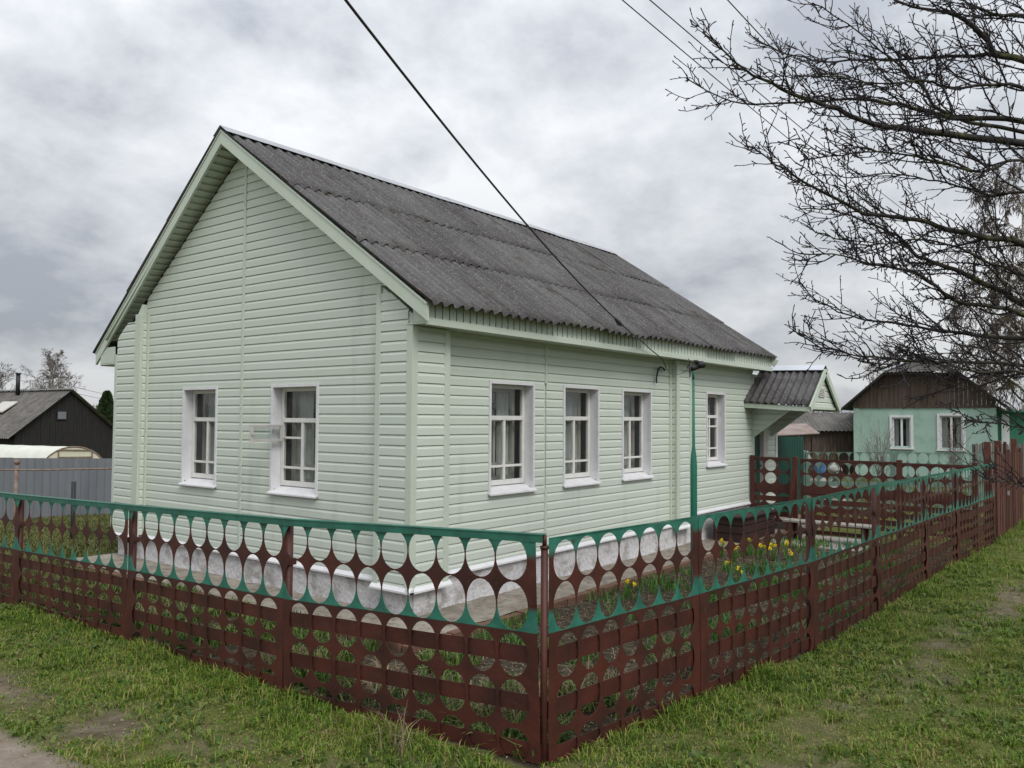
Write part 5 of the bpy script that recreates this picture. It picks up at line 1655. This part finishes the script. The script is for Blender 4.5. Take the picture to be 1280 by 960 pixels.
# ------------------------------------------------------------------ beyond the yard: left
def along_row(px, depth): return Vector((-5.14, -5.106, 0)) + FV * depth + RV * ((px - 640) / 1024.5 * depth)
A = along_row(-120, 17.2); Bp = along_row(420, 17.6)
t = thing('sheet_fence', (A.x, A.y, 0), 'grey ribbed metal sheet fence at the back of the garden', 'fence', rz=math.atan2((Bp - A).y, (Bp - A).x))
Lf = (Bp - A).length
xs_ = 0; k = 0
while xs_ < Lf:
    w = 1.14; n = 28; vs = []; fs = []; dz = RNG.uniform(-.012, .012)
    mb = MB()
    for i in range(n + 1):
        x = xs_ + w * i / n; y = (0, 0, .022, .022)[i % 4] + .002 * k % .004
        vs += [(x, y, -.75), (x, y, .855 + dz)]
    for i in range(n): fs.append((2 * i, 2 * i + 2, 2 * i + 3, 2 * i + 1))
    mb.add(vs, fs); mb.build('sheet_panel', M['grey_sheet'], t); xs_ += w - .02; k += 1
mb = MB(); mb.box(0, Lf, .03, .06, .55, .60); mb.box(0, Lf, .03, .06, -.4, -.35); mb.build('rail', M['rust'], t)
t = thing('pipe_rail', tuple(along_row(-60, 13.5)), 'rusty thin pipe rail on short posts in front of the grey sheet fence', 'rail', rz=AZ)
mb = MB(); mb.tube([(0, 0, .855), (1.5, .01, .86), (3.0, .0, .90), (4.2, .0, .93)], .014, 6); mb.build('rail', M['rust'], t)
for x, h in ((1.08, 1.02), (3.4, .9)):
    mb = MB(); mb.tube([(x, .02, -.8), (x, .02, h - .06)], .028, 7); mb.tube([(x, .02, h - .06), (x + .01, .02, h)], .045, 7); mb.build('post', M['rust'], t)
p = along_row(95, 12.2)
mb = MB(); mb.tube([(p.x, p.y, -.5), (p.x, p.y + .01, .78)], .035, 8)
tag(mb.build('short_post', M['black']), 'short black post in the garden left of the green house', 'post')

p = along_row(86, 40)
t = thing('tarred_barn', (p.x, p.y, 0), 'black tarred board barn with a steep grey slate roof and a tiny gable window', 'barn', rz=AZ + R(58))
HWD, AP, EV = 2.6, 3.02, .95
mb = MB(); x = -HWD + .1
while x < HWD - .1:
    h = AP - .08 - (AP - EV) * abs(x + .07) / HWD; o = RNG.uniform(0, .02)
    mb.box(x, x + .138, -o, .06, -1.0, h); x += .145
mb.box(-HWD + .1, -HWD + .2, .061, 8, -1, EV + .02); mb.box(HWD - .2, HWD - .1, .061, 8, -1, EV + .02)
mb.build('wall', M['old_wood'], t)
rf = MB()
corr((0, -.3, AP), (0, 8.3, AP), (-HWD - .3, -.3, EV - .25), (-HWD - .3, 8.3, EV - .25), 44, .025); corr((0, -.3, AP), (0, 8.3, AP), (HWD + .3, -.3, EV - .25), (HWD + .3, 8.3, EV - .25), 44, .025)
r_ = rf.build('roof', M['old_roof'], t)
mb = MB(); mb.beam((0, -.3, AP + .05), (0, 8.3, AP + .05), .3, .05); mb.build('ridge_cap', M['ridge'], r_)
mb = MB(); mb.tube([(-.3, 4.2, AP - .2), (-.3, 4.2, AP + .85)], .10, 10); mb.tube([(-.3, 4.2, AP + .85), (-.3, 4.2, AP + .92)], .14, 10); mb.build('chimney', M['black'], r_)
mb = MB(); mb.hexa([(-.9, 3.0, AP - .62), (-.9, 4.4, AP - .62), (-1.6, 4.4, AP - 1.12), (-1.6, 3.0, AP - 1.12), (-.9, 3.0, AP - .56), (-.9, 4.4, AP - .56), (-1.6, 4.4, AP - 1.06), (-1.6, 3.0, AP - 1.06)]); mb.build('roof_patch', M['pale'], r_)
mb = MB(); mb.box(-.62, -.12, -.06, -.022, 1.55, 2.0); w = mb.build('gable_window', M['old_wood'], t)
mb = MB(); mb.box(-.57, -.17, -.075, -.061, 1.60, 1.95); mb.build('pane', M['grey_sheet'], w)

p = along_row(94, 29)
t = thing('greenhouse', (p.x, p.y, 0), 'white film tunnel greenhouse with a yellowed end wall behind the grey sheet fence', 'greenhouse', rz=AZ)
HG, WG, GB = .66, 1.14, -.8
ex = Vector((.93, .38, 0)); ax = Vector((-.92, .42, 0))
def arch(r=1.0, n=18): return [(WG * r * math.cos(math.pi * i / n), GB + (HG - GB) * (math.sin(math.pi * i / n) ** .8 if 0 < i < n else 0) * r) for i in range(n + 1)]
def gp(u, z, s): q = ex * u + ax * s; return (q.x, q.y, z)
mb = MB(); vs = []; fs = []; ar = arch(); n1 = len(ar)
for k in range(13):
    for u, z in ar: vs.append(gp(u * (1 + .012 * (k % 2)), z + (.012 if k % 2 else 0), k * .55))
for k in range(12):
    for i in range(n1 - 1): fs.append((k * n1 + i, k * n1 + i + 1, (k + 1) * n1 + i + 1, (k + 1) * n1 + i))
mb.add(vs, fs, True); mb.build('film_tunnel', M['film'], t)
mb = MB(); mb.add([gp(u * .99, z - .01, .02) for u, z in ar], [tuple(range(n1))]); mb.build('end_wall', M['film_end'], t)
mb = MB()
for a, b in (((-.5, GB), (-.5, .56)), ((.55, GB), (.55, .52)), ((-.5, .30), (.55, .30)), ((-.5, .56), (.55, .54))):
    mb.beam(gp(a[0], a[1], -.02), gp(b[0], b[1], -.02), .035, .035)
mb.tube([gp(u * 1.005, z + .01, 0) for u, z in ar], .022, 6)
mb.build('end_frame', M['rust'], t)

def conifer(loc, label, h, r, n, seed):
    rs = np.random.RandomState(seed); t = thing('thuja_tree', loc, label, 'tree')
    f = rs.rand(n) ** .7; z = h * f; rr = r * np.clip((1 - f) ** .75 * 1.05 + .05, 0, 1) * np.minimum(1, .75 + f * 3)
    a = rs.rand(n) * 6.283; q = rr * np.sqrt(rs.uniform(.45, 1.0, n)) * (1 + .13 * np.sin(a * 5 + z * 6))
    c = np.stack([q * np.cos(a), q * np.sin(a), z], -1)
    d = np.stack([np.cos(a) * .5, np.sin(a) * .5, np.full(n, .9)], -1) + rs.randn(n, 3) * .25
    d /= np.linalg.norm(d, axis=1)[:, None]; s = np.cross(d, rs.randn(n, 3)); s /= np.linalg.norm(s, axis=1)[:, None]
    L = rs.uniform(.08, .2, n)[:, None]; w = L * .35
    V = np.stack([c, c + d * L * .5 + s * w, c + d * L, c + d * L * .5 - s * w], 1).reshape(-1, 3)
    np_mesh('crown', V, [np.arange(n * 4).reshape(-1, 4)], M['thuja'], t)
    mb = MB(); mb.tube([(0, 0, -.5), (0, 0, h * .8)], [.1, .03], 8); mb.build('trunk', M['brown_old'], t)
p = along_row(133, 46); conifer((p.x, p.y, -.7), 'dark narrow thuja beside the corner of the green house', 3.75, .95, 9000, 5)
p = along_row(66, 62); tree('birch_tree', (p.x, p.y, -.5), 'distant pale birch above the ridge of the tarred barn', 'tree', 12, 6.4, 2.6, .14, M['birch'], M['far_twig'], 22, 4, droop=.12, tw=.009, sub=9, up=.9)
p = along_row(-8, 56); tree('bare_tree', (p.x, p.y, -.5), 'grey bare tree at the left edge behind the tarred barn', 'tree', 14, 5.3, 2.8, .13, M['far_twig'], M['far_twig'], 16, 4, tw=.012, sub=7)

# woods at the end of the plain
def woods():
    rs = np.random.RandomState(3); n = 60000
    a = rs.rand(n) * 6.283; d = rs.uniform(150, 215, n); bx = np.cos(a) * d; by = np.sin(a) * d
    hh = 4.5 * (.55 + .75 * fbm(a * 40, d * .02, 1.0, 17, 3)); z = -1 + hh * rs.rand(n) ** .8
    c = np.stack([bx, by, z], -1); dr = np.stack([rs.randn(n) * .4, rs.randn(n) * .4, np.abs(rs.randn(n)) + .6], -1)
    dr /= np.linalg.norm(dr, axis=1)[:, None]; s = np.stack([-np.sin(a), np.cos(a), np.zeros(n)], -1)
    L = rs.uniform(.6, 1.8, n)[:, None]; w = rs.uniform(.08, .3, n)[:, None]
    V = np.stack([c - s * w, c + s * w, c + dr * L], 1).reshape(-1, 3)
    tag(np_mesh('woods', V, [np.arange(n * 3).reshape(-1, 3)], M['far_twig']), 'low grey brown strip of distant bare woods', 'woods', kind='stuff')
woods()

for a, b, lab in WIRES:
    mb = MB(); mb.tube(sag(a, b, .18, 16), .0052 if a[0] < 0 else .010, 5); tag(mb.build('overhead_wire', M['wire']), lab, 'cable', 'overhead wires')
